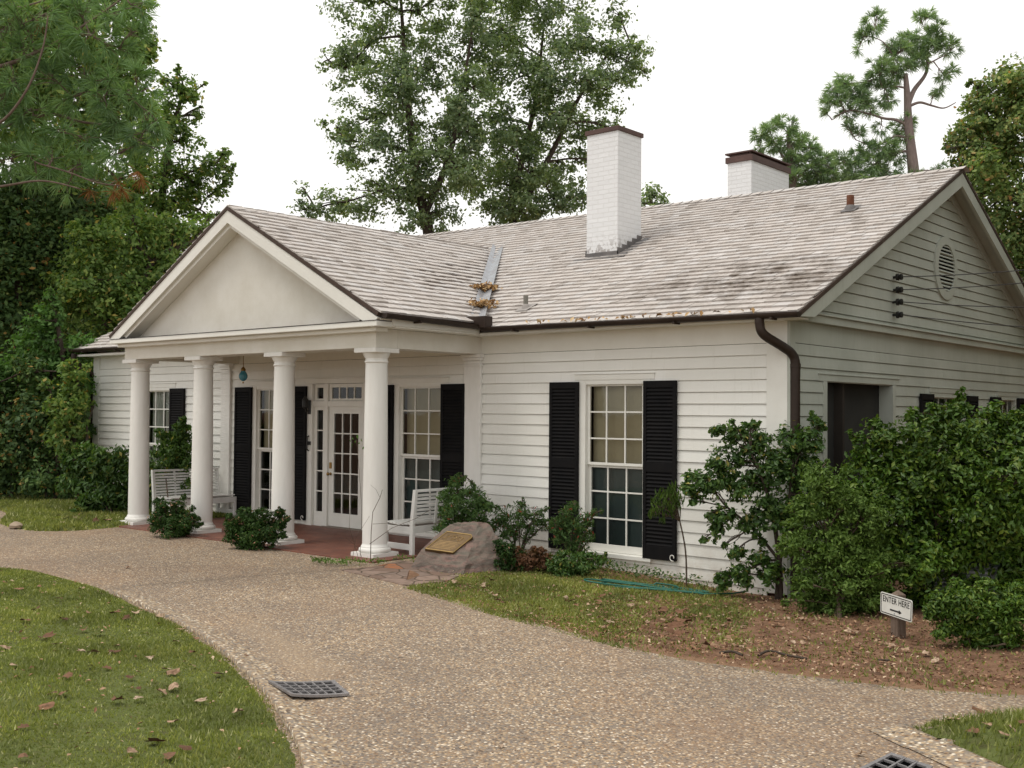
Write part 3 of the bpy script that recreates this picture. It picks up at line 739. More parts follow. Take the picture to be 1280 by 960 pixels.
Pb, L, S = plane_fn((x1, 2 * YR - YE, EAVE(x1)), (x0, 2 * YR - YE, EAVE(x0)), (x0, YR, RIDGE(x0)), (x1, YR, RIDGE(x1)))
course_roof(roofb, Pb, L, S, .33)
# ridge caps
for i in range(int((x1 - x0) / .2)):
    xa = x0 + i * .2
    for sg in (-1, 1):
        b0 = np.array([xa, YR, RIDGE(xa) + .035]); d = np.array([.26, 0, .012]); sl = np.array([0, sg * .15, -.068])
        roofb.add([b0, b0 + d, b0 + d + sl, b0 + sl, b0 - (0, 0, .018), b0 + sl - (0, 0, .018)], [(0, 1, 2, 3), (0, 3, 5, 4)], float(rng.uniform(.25, .8)))
PXL, PXR, PXC = -11.35, -4.60, -7.98; PYF, PYB = -2.29, 3.9; PAZ = 5.0; PEZ = 3.205
Pr, L, S = plane_fn((PXR, PYF, PEZ + .02), (PXR, PYB, PEZ - .02), (PXC, PYB, PAZ + .05), (PXC, PYF, PAZ))
course_roof(roofb, Pr, L, S)
Pl, L, S = plane_fn((PXL, PYB, PEZ), (PXL, PYF, PEZ - .01), (PXC, PYF, PAZ), (PXC, PYB, PAZ + .05))
course_roof(roofb, Pl, L, S)
for i in range(int((PYB - PYF) / .2)):
    ya = PYF + i * .2
    for sg in (-1, 1):
        b0 = np.array([PXC, ya, PAZ + .03]); d = np.array([0, .26, .014]); sl = np.array([sg * .14, 0, -.07])
        roofb.add([b0, b0 + d, b0 + d + sl, b0 + sl, b0 - (0, 0, .018), b0 + sl - (0, 0, .018)], [(0, 1, 2, 3), (0, 3, 5, 4)], float(rng.uniform(.25, .8)))
roof = roofb.build('roof', SHINGLE, house, fix=False)
# decks under the shingles (their edges show as the dark line along the rakes)
def deck(b, P, L, S, t=.045):
    c = [P(0, 0), P(L, 0), P(L, S), P(0, S)]; n = c[0][1]
    b.add([q[0] + n * .004 for q in c] + [q[0] - n * t for q in c], [(0, 1, 2, 3), (7, 6, 5, 4), (0, 4, 5, 1), (1, 5, 6, 2), (2, 6, 7, 3), (3, 7, 4, 0)])
b = MB()
Pfr = plane_fn((x0 - .01, YE, EAVE(x0)), (x1 + .012, YE, EAVE(x1)), (x1 + .012, YR, RIDGE(x1)), (x0 - .01, YR, RIDGE(x0))); deck(b, *Pfr)
Pbk = plane_fn((x1 + .012, 2 * YR - YE, EAVE(x1)), (x0 - .01, 2 * YR - YE, EAVE(x0)), (x0 - .01, YR, RIDGE(x0)), (x1 + .012, YR, RIDGE(x1))); deck(b, *Pbk)
deck(b, *plane_fn((PXR, PYF - .012, PEZ + .02), (PXR, PYB, PEZ - .02), (PXC, PYB, PAZ + .05), (PXC, PYF - .012, PAZ)))
deck(b, *plane_fn((PXL, PYB, PEZ), (PXL, PYF - .012, PEZ - .01), (PXC, PYF - .012, PAZ), (PXC, PYB, PAZ + .05)))
b.build('roof_deck', EDGE, house)

# ---- right gable end: siding, rake boards, soffit, cornice, vent
def gclip(z):
    y0 = (z - 3.10) / ((5.60 - 3.05) / (YR + .0)); return (max(y0, .02), min(2 * YR - y0, YB - .02))
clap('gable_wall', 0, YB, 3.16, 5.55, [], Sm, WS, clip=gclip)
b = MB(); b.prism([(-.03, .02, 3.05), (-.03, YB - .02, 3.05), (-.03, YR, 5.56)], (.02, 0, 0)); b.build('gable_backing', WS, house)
b = MB()
for y0, sg in ((YE, 1), (2 * YR - YE, -1)):
    dy = (YR - YE) * sg; dz = RIDGE(.3) - EAVE(.3); ln = math.hypot(dy, dz); t = np.array([0, dy / ln, dz / ln]); nn = np.array([0, -dz / ln * sg, abs(dy) / ln])
    a = np.array([.255, y0, EAVE(.3)]) - nn * .05; e = np.array([.255, YR - sg * .0005, RIDGE(.3) - .056])
    # fascia on the outer edge
    b.prism([a, e, e - np.array([0, 0, .20]), a - nn * .15 + t * .36], (.045, 0, 0))
    # soffit between fascia and wall, frieze board on the wall
    a2 = a - nn * .012 + t * .3; e2 = e - np.array([0, 0, .014])
    b.prism([a2 + np.array([-.24, 0, 0]), e2 + np.array([-.24, 0, 0]), e2 - np.array([.24, 0, .03]), a2 - nn * .025 - np.array([.24, 0, 0])], (.238, 0, 0))
    a3 = a - nn * .05 + t * .45; e3 = e - np.array([0, 0, .055])
    b.prism([a3 - np.array([.245, 0, 0]), e3 - np.array([.245, 0, 0]), e3 - np.array([.245, 0, .16]), a3 - nn * .12 - np.array([.245, 0, 0])], (.035, 0, 0))
b.build('rake_board', WS, house)
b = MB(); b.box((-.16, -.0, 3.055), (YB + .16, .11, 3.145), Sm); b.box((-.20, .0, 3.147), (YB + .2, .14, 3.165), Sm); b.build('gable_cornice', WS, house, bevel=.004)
def vent():
    yc, zc, r0, r1 = 5.131, 4.20, .36, .485; n = 48
    m = MB(); V = []
    for k in range(n):
        an = 2 * math.pi * k / n; c, s_ = math.cos(an), math.sin(an)
        for r_, o in ((r0, .0), (r0, .06), (r1, .055), (r1, .0)): V.append(Sm(yc + r_ * c, o, zc + r_ * s_))
    F = []
    for k in range(n):
        k2 = (k + 1) % n
        for j in range(4): F.append((k * 4 + j, k * 4 + (j + 1) % 4, k2 * 4 + (j + 1) % 4, k2 * 4 + j))
    m.add(V, F); v = m.build('gable_vent', WS, house, smooth=R(40))
    l = MB(); n = 13
    for i in range(n):
        z = zc - r0 + 2 * r0 * (i + .5) / n; h = math.sqrt(max(r0 ** 2 - (z - zc) ** 2, 0)) 
        P = [(.052, z - .016), (.056, z - .008), (.030, z + .022), (.026, z + .016)]
        V = [Sm(yc - h, o, zz) for o, zz in P] + [Sm(yc + h, o, zz) for o, zz in P]
        l.add(V, [(3, 2, 1, 0), (4, 5, 6, 7), (0, 1, 5, 4), (1, 2, 6, 5), (2, 3, 7, 6), (3, 0, 4, 7)])
    l.build('louvre', WS, v)
    k = MB(); k.lathe([(r0 + .01, 0), (r0 + .01, .004)], (0, 0, 0), 32); V = k.v[0]; k.v[0] = np.stack([V[:, 2] + .028, V[:, 0] + yc, V[:, 1] + zc], 1); k.build('backing', BLACK, v)
vent()
for z in (3.858, 3.68, 3.512, 3.334):
    m = MB(); m.lathe([(.018, 0), (.018, .05), (.045, .055), (.05, .085), (.03, .095), (.042, .11), (.042, .135), (.015, .145)], (0, 0, 0), 14)
    V = m.v[0]; m.v[0] = np.stack([V[:, 2] + .02, V[:, 0] + 3.086, V[:, 1] + z], 1); m.build('insulator', IRON, house, smooth=R(40))

# ---- chimneys
def chimney(xa, xb, ya, yb, z0, z1, kind):
    m = MB(); zc = z1 - .07
    m.box((xa, ya, z0), (xb, yb, zc - .01)); c = m.build('chimney', BRICKW, house, bevel=.008)
    k = MB()
    if kind == 1:
        k.box((xa - .025, ya - .025, zc - .012), (xb + .025, yb + .025, z1 - .01)); k.box((xa + .05, ya + .05, z1 - .01), (xb - .05, yb - .05, z1))
    else:
        k.box((xa - .03, ya - .03, zc - .10), (xb + .03, yb + .03, z1 - .06)); k.box((xa + .04, ya + .04, z1 - .06), (xb - .04, yb - .04, z1 - .005)); k.box((xa - .05, ya - .01, z1 - .005), (xb + .02, yb + .06, z1 + .025))
    k.build('cap', CAPM, c, bevel=.004)
    if kind == 1:
        f = MB(); sl = .476
        zf = lambda y: EAVE((xa + xb) / 2) + .472 * (y + .35)
        f.prism([(xa - .012, ya - .012, zf(ya) - .1), (xa - .012, ya - .012, zf(ya) + .10), (xb + .012, ya - .012, zf(ya) + .10), (xb + .012, ya - .012, zf(ya) - .1)], (0, .011, 0))
        st = 5
        for i in range(st):
            y0 = ya - .012 + (yb - ya + .024) * i / st; y1 = ya - .012 + (yb - ya + .024) * (i + 1) / st; zz = zf(y0) + .16
            for xx in (xb, xa - .012): f.box((xx, y0, zf(y0) - .1), (xx + .012, y1, zz))
        f.box((xa - .16, ya - .15, 0), (xb + .22, ya - .012, .004), lambda x, y, z: (x, y, zf(y) + .045 + z))
        f.box((xb + .013, ya - .01, 0), (xb + .16, yb + .05, .004), lambda x, y, z: (x, y, zf(y) + .045 + z))
        f.build('flashing', LEADF, c)
chimney(-4.79, -4.17, 2.41, 3.08, 3.8, 6.56, 1)
chimney(-4.35, -3.85, 6.2, 7.7, 4.4, 6.80, 2)
# ---- vent pipes
def pipe(x, y, h, r_, mat, fl):
    z = EAVE(x) + .475 * (y + .35)
    m = MB(); m.tube([(x, y, z - .1), (x, y, z + h)], r_, 14); p_ = m.build('vent_pipe', mat, house, smooth=R(50))
    f = MB(); f.box((x - .11, y - .12, 0), (x + .11, y + .14, .004), lambda a, b_, c: (a, b_, EAVE(x) + .475 * (b_ + .35) + .045 + c)); f.lathe([(r_ + .03, -.02), (r_ + .015, .06), (r_ + .003, .075)], (x, y, z + .02), 14); f.build('flashing', fl, p_, smooth=R(40))
FLASHP = simple('dull_pipe_flashing', (.36, .33, .31, 1), (.27, .25, .235, 1), 9, .8, .2)
pipe(-.75, 3.45, .24, .055, RUST, LEADF); pipe(-4.257, .25, .22, .035, simple('grey_pipe', (.2, .19, .16, 1), (.15, .14, .12, 1)), FLASHP)
# ---- valley flashing with gathered leaves
def valley():
    a = np.array([-4.74, -.28, 3.17]); e = np.array([PXC + .15, 3.62, 4.96])
    m = MB(); t = (e - a) / np.linalg.norm(e - a); n = 20; V = []
    for i in range(n + 1):
        q = a + (e - a) * i / n; w1 = np.array([.20, -.04, .04]); w2 = np.array([-.09, -.01, .115])
        V += [q + w2 + (0, 0, .085), q + (0, 0, .115), q + w1 + (0, 0, .085)]
    m.add(V, [(3 * i + j, 3 * i + j + 1, 3 * i + j + 4, 3 * i + j + 3) for i in range(n) for j in range(2)])
    m.build('valley_flashing', GALV, house)
    return a, e
VA, VE = valley()
b = MB(); b.box((-5.05, -.52, 3.13), (-4.35, -.36, 3.30)); b.build('gutter_splash_guard', BROWNM, house, bevel=.01)

# ---- portico
b = MB(); ya = -2.02
b.prism([(PXL + .25, ya, 3.10), (PXR - .28, ya, 3.10), (PXC, ya, 4.93)], (0, .05, 0)); b.build('tympanum', STUCCO, house)
b = MB()
for xe, sg in ((PXR, -1), (PXL, 1)):
    dx = (PXC - xe); dz = PAZ - PEZ; ln = math.hypot(dx, dz); t = np.array([dx / ln, 0, dz / ln]); nn = np.array([-dz / ln * (1 if dx > 0 else -1), 0, abs(dx) / ln])
    a = np.array([xe, PYF, PEZ]) - nn * .045; e = np.array([PXC, PYF, PAZ]) - nn * .045
    e = np.array([PXC, PYF, PAZ - .052])
    b.prism([a, e, e - np.array([0, 0, .19]), a - nn * .165 + t * .05], (0, .05, 0))                      # outer fascia
    b.prism([a - nn * .01 + np.array([0, .052, 0]), e + np.array([0, .052, -.012]), e + np.array([0, .052, -.05]), a - nn * .035 + np.array([0, .052, 0])], (0, .26, 0))  # soffit
    a2 = a - nn * .10 + t * .25 + np.array([0, .051, 0]); e2 = e + np.array([0, .051, -.115])
    b.prism([a2, e2, e2 - np.array([0, 0, .14]), a2 - nn * .12 + t * .12], (0, .215, 0))                  # bed moulding
b.build('rake_board', WTRIM, house)
b = MB(); b.box((PXL + .02, PYF - .01, 3.055), (PXR - .03, -1.975, 3.125)); b.box((PXL + .1, -2.2, 3.0), (PXR - .16, -1.98, 3.053)); co = b.build('portico_cornice', WTRIM, house, bevel=.006)
b = MB(); b.box((PXL + .02, PYF - .018, 3.128), (PXR - .03, -2.03, 3.134)); b.build('flashing', BROWNM, co)
b = MB(); b.box((-11.20, -2.09, 2.795), (-4.874, -1.70, 3.05)); b.box((-5.22, -1.698, 2.795), (-4.874, -.02, 3.05)); b.box((-11.20, -1.698, 2.795), (-10.86, -.02, 3.05))
b.build('entablature', STUCCO, house, bevel=.004)
b = MB(); b.box((-4.872, -1.97, 3.052), (PXR - .02, -.02, 3.072)); b.build('soffit', WTRIM, house); b = MB(); b.box((PXL + .02, -1.97, 3.052), (-11.202, -.02, 3.072)); b.build('soffit', WTRIM, house)
b = MB(); b.box((-10.858, -1.698, 2.955), (-5.222, -.03, 2.985)); b.build('porch_ceiling', simple('shade_tinted_porch_paint', (.56, .49, .36, 1), (.50, .435, .32, 1), 2, .7, .2), house)  # ceiling colour darkened and warmed to carry the porch shade
b = MB(); b.box((-11.36, -2.34, -.2), (-4.62, .03, .016)); b.build('porch_floor', BRICKF, house, bevel=.004)
COLX = [-11.03, -9.15, -7.075, -5.075]
for x in COLX:
    c = (x, -1.89, 0.0)
    m = MB(); prof = []
    for i in range(25):
        t = i / 24; prof.append((.168 - .020 * t ** 1.6, .15 + (2.60 - .15) * t))
    m.lathe(prof + [(.148, 2.66)], c, 44); cl = m.build('column', COLM, house, smooth=R(35))
    m = MB(); m.box((x - .225, -1.89 - .225, .0), (x + .225, -1.89 + .225, .066)); 
    m.lathe([(.196, .068), (.214, .082), (.218, .10), (.210, .12), (.190, .13), (.188, .145), (.176, .158), (.169, .178)], c, 40); m.build('base', COLM, cl, smooth=R(30))
    m = MB(); m.lathe([(.149, 2.595), (.160, 2.602), (.164, 2.612), (.160, 2.622), (.150, 2.628), (.150, 2.66), (.156, 2.664), (.162, 2.68), (.180, 2.708), (.188, 2.735)], c, 40); m.box((x - .215, -1.89 - .215, 2.735), (x + .215, -1.89 + .215, 2.793)); m.build('capital', COLM, cl, smooth=R(30))
for a, e in ((-5.17, -4.84), (-11.336, -11.06)):
    m = MB(); m.box((a, .028, -.0), (e, .075, 2.62), Fm); m.box((a - .02, .028, 0), (e + .02, .10, .14), Fm); m.box((a - .012, .028, .142), (e + .012, .09, .175), Fm)
    m.box((a - .012, .028, 2.62), (e + .012, .088, 2.65), Fm); m.box((a - .02, .028, 2.70), (e + .02, .1, 2.742), Fm); m.box((a - .035, .028, 2.744), (e + .035, .118, 2.792), Fm); m.box((a + .004, .028, 2.652), (e - .004, .078, 2.698), Fm)
    m.build('pilaster', COLM, house, bevel=.004)

for lo_, hi_ in (((-4.87, -.345, 3.045), (.25, -.004, 3.06)), ((-4.6, -.35, 3.043), (.25, -.346, 3.075)), ((-16.2, -.345, 3.06), (-11.22, -.004, 3.075)), ((-16.2, -.35, 3.058), (-11.3, -.346, 3.10)), ((PXR - .03, -2.03, 3.0735), (PXR, -.36, 3.19))):
    b = MB(); b.box(lo_, hi_); b.build('eave_board', WTRIM, house)
# ---- gutters and downspouts
def gutter(p0, p1, name='gutter'):
    p0 = np.asarray(p0, float); p1 = np.asarray(p1, float); d = p1 - p0; d /= np.linalg.norm(d); s_ = np.cross(d, (0, 0, 1.)); s_ /= np.linalg.norm(s_)
    m = MB(); n = 10; V = []; r_ = .062
    for p_ in (p0, p1):
        for rr in (r_, r_ - .006):
            for i in range(n + 1):
                an = math.pi + math.pi * i / n; V.append(p_ + s_ * rr * math.cos(an) + np.array([0, 0, rr * math.sin(an)]))
    k = n + 1; F = []
    for i in range(n):
        F += [(i, i + 1, 2 * k + i + 1, 2 * k + i), (k + i, 3 * k + i, 3 * k + i + 1, k + i + 1), (i, k + i, k + i + 1, i + 1), (2 * k + i, 2 * k + i + 1, 3 * k + i + 1, 3 * k + i)]
    F += [(0, 2 * k, 3 * k, k), (n, k + n, 3 * k + n, 2 * k + n)]
    F += [tuple(range(k, 2 * k)), tuple(range(3 * k, 4 * k))[::-1]]
    m.add(V, F); L = np.linalg.norm(p1 - p0)
    for q in np.arange(.6, L, 1.3):
        c = p0 + d * q; m.box((-.012, -.07, -.078), (.012, .07, -.05), lambda x, y, z: tuple(c + d * x + s_ * y + np.array([0, 0, z])))
    return m.build(name, BROWNM, house)
gutter((PXR + .12, YE - .075, EAVE(-4.5) + .005), (.34, YE - .075, EAVE(.3) - .004))
gutter((PXR + .075, PYF + .03, PEZ + .01), (PXR + .075, YE - .08, PEZ - .03))
gutter((x0 - .02, YE - .075, EAVE(x0) + .0), (PXL - .1, YE - .075, EAVE(PXL)))
def downspout(pts, r_=.055):
    P = catmull(pts, 8, False); m = MB(); m.tube(P, r_, 14); d = m.build('downspout', BROWNM, house, smooth=True)
    q = np.asarray(pts[-1])
    for z in (2.52, 1.2): k = MB(); k.tube([(q[0], q[1], z - .02), (q[0], q[1], z + .02)], r_ + .007, 14); k.build('strap', BROWNM, d)
zg = EAVE(-.15)
downspout([(-.16, YE - .06, zg - .04), (-.16, YE - .06, zg - .12), (-.13, YE - .02, zg - .24), (.0, -.14, zg - .38), (.06, -.035, zg - .46), (.085, .0, zg - .58), (.085, .0, 2.2), (.085, .0, .5), (.085, .0, -.1)])
downspout([(x0 + .1, YE - .06, 3.12), (x0 + .1, YE - .06, 3.0), (x0 + .1, -.25, 2.86), (XL - .02, -.02, 2.66), (XL - .07, .02, 2.4), (XL - .07, .02, .3)])

# ================================================================== THINGS BY THE HOUSE
rng = np.random.default_rng(5)
# hanging blue glass lantern under the porch ceiling
def lantern():
    p_ = wp(304, 470, -1.1)
    e = empty('hanging_lantern', (p_[0], p_[1], p_[2] - .2), 'small round blue glass lantern hanging from the porch ceiling', 'lantern')
    m = MB(); m.tube([(p_[0], p_[1], p_[2] + .1), (p_[0], p_[1], 2.954)], .006, 6); m.lathe([(.03, 0), (.03, .012)], (p_[0], p_[1], 2.942), 12); m.build('chain', BRASS, e)
    m = MB(); m.lathe([(.012, -.085), (.03, -.078), (.056, -.055), (.072, -.02), (.072, .012), (.058, .045), (.042, .066), (.035, .085)], (p_[0], p_[1], p_[2]), 24)
    k = NM('blue_glass'); k.col(k.mix(k.noise(8), (.04, .20, .28, 1), (.08, .30, .38, 1))); m.build('glass_globe', k.set(.1, .7), e, smooth=True)
    m = MB(); m.lathe([(.038, .085), (.042, .10), (.03, .13), (.01, .15)], (p_[0], p_[1], p_[2]), 16); m.build('cap', BRASS, e, smooth=R(40)); m = MB(); m.lathe([(.004, -.125), (.014, -.115), (.012, -.095)], (p_[0], p_[1], p_[2]), 12); m.build('finial', BRASS, e)
lantern()
# slatted benches at both ends of the porch
BENCHW = simple('white_bench_paint', (.76, .755, .73, 1), (.66, .655, .63, 1), 4, .5, .4)
def bench(loc, rz, label):
    e = empty('porch_bench', loc, label, 'bench', 'white slatted benches on the porch', rz)
    L = 1.35; h = L / 2
    def at_x(x): return x
    # local frame: sitter faces +x, bench runs along y, back at x=-.25
    m = MB()
    for i in range(7):
        x = -.20 + i * .072; m.box((x - .030, -h + .03, .405 + .006 * abs(i - 3)), (x + .030, h - .03, .425 + .006 * abs(i - 3)))
    m.build('seat', BENCHW, e, local=True, bevel=.004)
    m = MB()
    for i in range(8):
        z = .47 + i * .05; x = -.258 - .0085 * i * .9; m.box((x - .009, -h + .05, z - .0175), (x + .009, h - .05, z + .0175))
    m.box((-.352, -h + .02, .865), (-.302, h - .02, .90))
    for y in (-h / 3, h / 3): m.add([(-.285, y - .018, .42), (-.262, y - .018, .42), (-.322, y - .018, .87), (-.345, y - .018, .87), (-.285, y + .018, .42), (-.262, y + .018, .42), (-.322, y + .018, .87), (-.345, y + .018, .87)], [(0, 1, 2, 3), (7, 6, 5, 4), (0, 4, 5, 1), (1, 5, 6, 2), (2, 6, 7, 3), (3, 7, 4, 0)])
    m.build('backrest', BENCHW, e, local=True, bevel=.003)
    for y in (-h, h - .05):
        m = MB(); m.add([(-.30, y, 0), (-.235, y, 0), (-.24, y, .42), (-.30, y, .90), (-.355, y, .90), (-.30, y, .42)] + [(-.30, y + .05, 0), (-.235, y + .05, 0), (-.24, y + .05, .42), (-.30, y + .05, .90), (-.355, y + .05, .90), (-.30, y + .05, .42)],
              [(0, 1, 2, 5), (5, 2, 3, 4), (11, 8, 7, 6), (10, 9, 8, 11), (0, 6, 7, 1), (1, 7, 8, 2), (2, 8, 9, 3), (3, 9, 10, 4), (4, 10, 11, 5), (5, 11, 6, 0)])
        m.build('leg', BENCHW, e, local=True, bevel=.004)
        m = MB(); m.box((.22, y, 0), (.27, y + .05, .40)); m.build('leg', BENCHW, e, local=True, bevel=.004)
        m = MB(); m.box((-.234, y + .005, .30), (.219, y + .045, .395)); m.box((-.234, y + .01, .08), (.219, y + .04, .16)); m.build('side_rail', BENCHW, e, local=True, bevel=.003)
    m = MB(); m.box((.245, -h + .05, .30), (.265, h - .05, .40)); m.box((-.26, -h + .05, .31), (-.24, h - .05, .40)); m.build('apron', BENCHW, e, local=True, bevel=.003)
    return e
bench((-5.02, -.86, -.006), math.pi, 'white slatted bench seen from behind between the right column and the boulder')
bench((-11.0, -.80, -.006), 0, 'white slatted bench partly hidden by the second column from the left')

# boulder with bronze plaque
def boulder():
    c = gp(572, 716); c = np.array([c[0] + .02, c[1] + .18, c[2]]); d = depth(c)
    e = empty('boulder', c, 'grey and pink boulder carrying a bronze plaque beside the porch steps', 'boulder')
    # outline points placed in the boulder's own space: x to the camera's right, y away, z up (metres)
    rx = np.array([CR[0], CR[1], 0]); rx /= np.linalg.norm(rx); ry = np.array([CF[0], CF[1], 0]); ry /= np.linalg.norm(ry)
    Rw = np.array([rx, ry, [0, 0, 1]])
    W_ = [(512, 714, .0), (545, 719, -.2), (578, 723, -.32), (621, 724, -.12), (598, 652, .38), (607, 651, .40), (588, 686, -.06), (582, 706, -.26), (630, 694, .05), (623, 672, .22), (614, 657, .38), (527, 688, .07), (545, 668, .24), (562, 655, .35), (572, 652, .40), (560, 690, .85), (622, 690, .8), (590, 662, .75), (535, 706, .5)]
    pts = [Rw @ (at(u, v, d + dd) - c) for u, v, dd in W_]
    AA = np.array([(1, u, v) for u, v in ((527, 688), (562, 655), (598, 652), (588, 686), (582, 706))]); BB = np.array([.07, .35, .38, -.06, -.25]); PD = np.linalg.lstsq(AA, BB, rcond=None)[0]
    b = bmesh.new()
    for p_ in pts: b.verts.new(p_)
    r_ = bmesh.ops.convex_hull(b, input=b.verts[:])
    bmesh.ops.delete(b, geom=[g for g in r_['geom_interior'] if isinstance(g, bmesh.types.BMVert)], context='VERTS')
    bmesh.ops.triangulate(b, faces=b.faces[:])
    for _ in range(4): bmesh.ops.subdivide_edges(b, edges=b.edges[:], cuts=1, use_grid_fill=True)
    from mathutils import noise as N
    for v in b.verts:
        n = v.normal.copy(); co = v.co.copy()
        h = N.fractal(co * 2.2, .9, 2.1, 5) * .022 + N.fractal(Vector((co.x * 3 + co.z * 2, co.y * 3, (co.z - co.x) * 11)), .9, 2, 4) * .012
        h += N.fractal(co * 9, .8, 2.1, 5) * .010; v.co += n * h
    me = bpy.data.meshes.new('stone')
    b.normal_update(); b.to_mesh(me); b.free()
    Rm = np.array([rx, ry, [0, 0, 1]])
    V = np.array([v.co[:] for v in me.vertices]) @ Rm; me.vertices.foreach_set('co', V.astype(np.float32).ravel())
    me.polygons.foreach_set('use_smooth', np.ones(len(me.polygons), bool)); me.set_sharp_from_angle(angle=R(25))
    k = NM('banded_boulder_rock')
    mp = k.n('Mapping'); mp.inputs['Rotation'].default_value = (.2, .7, .3); mp.inputs['Scale'].default_value = (2, 2, 9); k.l(k.co, mp.inputs['Vector'])
    cc = k.ramp(k.noise(1.6, 7, .7, vec=mp.outputs[0], dist=.6), [(.3, C3(.06, .048, .04)), (.42, C3(.19, .16, .13)), (.5, C3(.25, .155, .13)), (.57, C3(.10, .075, .065)), (.66, C3(.21, .175, .145)), (.8, C3(.31, .26, .22))])
    cc = k.mix(k.fr(k.noise(2.2, 5, .7), .45, .65), cc, (.15, .135, .11, 1)); cc = k.mix(k.fr(k.noise(9, 5, .7), .5, .75), cc, (.13, .105, .09, 1)); k.col(cc); k.bump(k.noise(16, 8, .75), .7, .03); k.set(.85, .25)
    me.materials.append(k.m); o = bpy.data.objects.new('stone', me); COL.objects.link(o); o.parent = e
    # plaque on the sloping front face
    def loc(u, v, dd): return at(u, v, d + dd)
    n_off = .024
    q = np.array([loc(u, v, float(PD @ (1, u, v))) for u, v in ((531, 689), (567.5, 693.5), (594, 671.5), (560, 666.5))])
    ctr = q.mean(0); ax = (q[1] - q[0] + q[2] - q[3]) / 2; ay = (q[3] - q[0] + q[2] - q[1]) / 2
    nn = np.cross(ax, ay); nn /= np.linalg.norm(nn)
    if nn @ CF > 0: nn = -nn
    f = lambda a, b_, t: ctr + ax * a + ay * b_ + nn * t + n_off * nn
    BZ = simple('bronze', (.15, .095, .045, 1), (.10, .065, .03, 1), 14, .5, .4, .5, bump=.15); BZL = simple('polished_bronze', (.40, .28, .12, 1), (.30, .20, .08, 1), 14, .3, .5, .9)
    oct_ = [(-.5, -.5), (.5, -.5), (.5, .38), (.38, .5), (-.5, .5)]
    m = MB(); m.prism([f(a, b_, -.08) for a, b_ in oct_], nn * .092); pl = m.build('plaque', BZ, e)
    m = MB()
    for (a0, b0), (a1, b1) in zip(oct_, oct_[1:] + oct_[:1]):
        m.tube([f(a0 * .97, b0 * .96, .014), f(a1 * .97, b1 * .96, .014)], .008, 6)
    m.build('border', BZL, pl)
    m = MB()
    for i, (a, b_) in enumerate([(-.22, .26), (-.08, .32), (.06, .26), (.2, .3), (.3, .24), (-.3, .15), (.0, .15), (.22, .13)]):
        pts2 = [f(a + .06 * math.cos(t), b_ + .045 * math.sin(2 * t + i), .013) for t in np.linspace(0, 4.2, 9)]; m.tube(pts2, .0045, 5)
    for j in range(6): m.tube([f(-.38, -.0 - j * .07, .0125), f(.36 - .04 * (j % 3), -.0 - j * .07, .0125)], .0022, 4)
    m.build('relief', simple('worn_bronze', (.30, .20, .085, 1), (.20, .13, .055, 1), 14, .4, .4, .7), pl)
boulder()

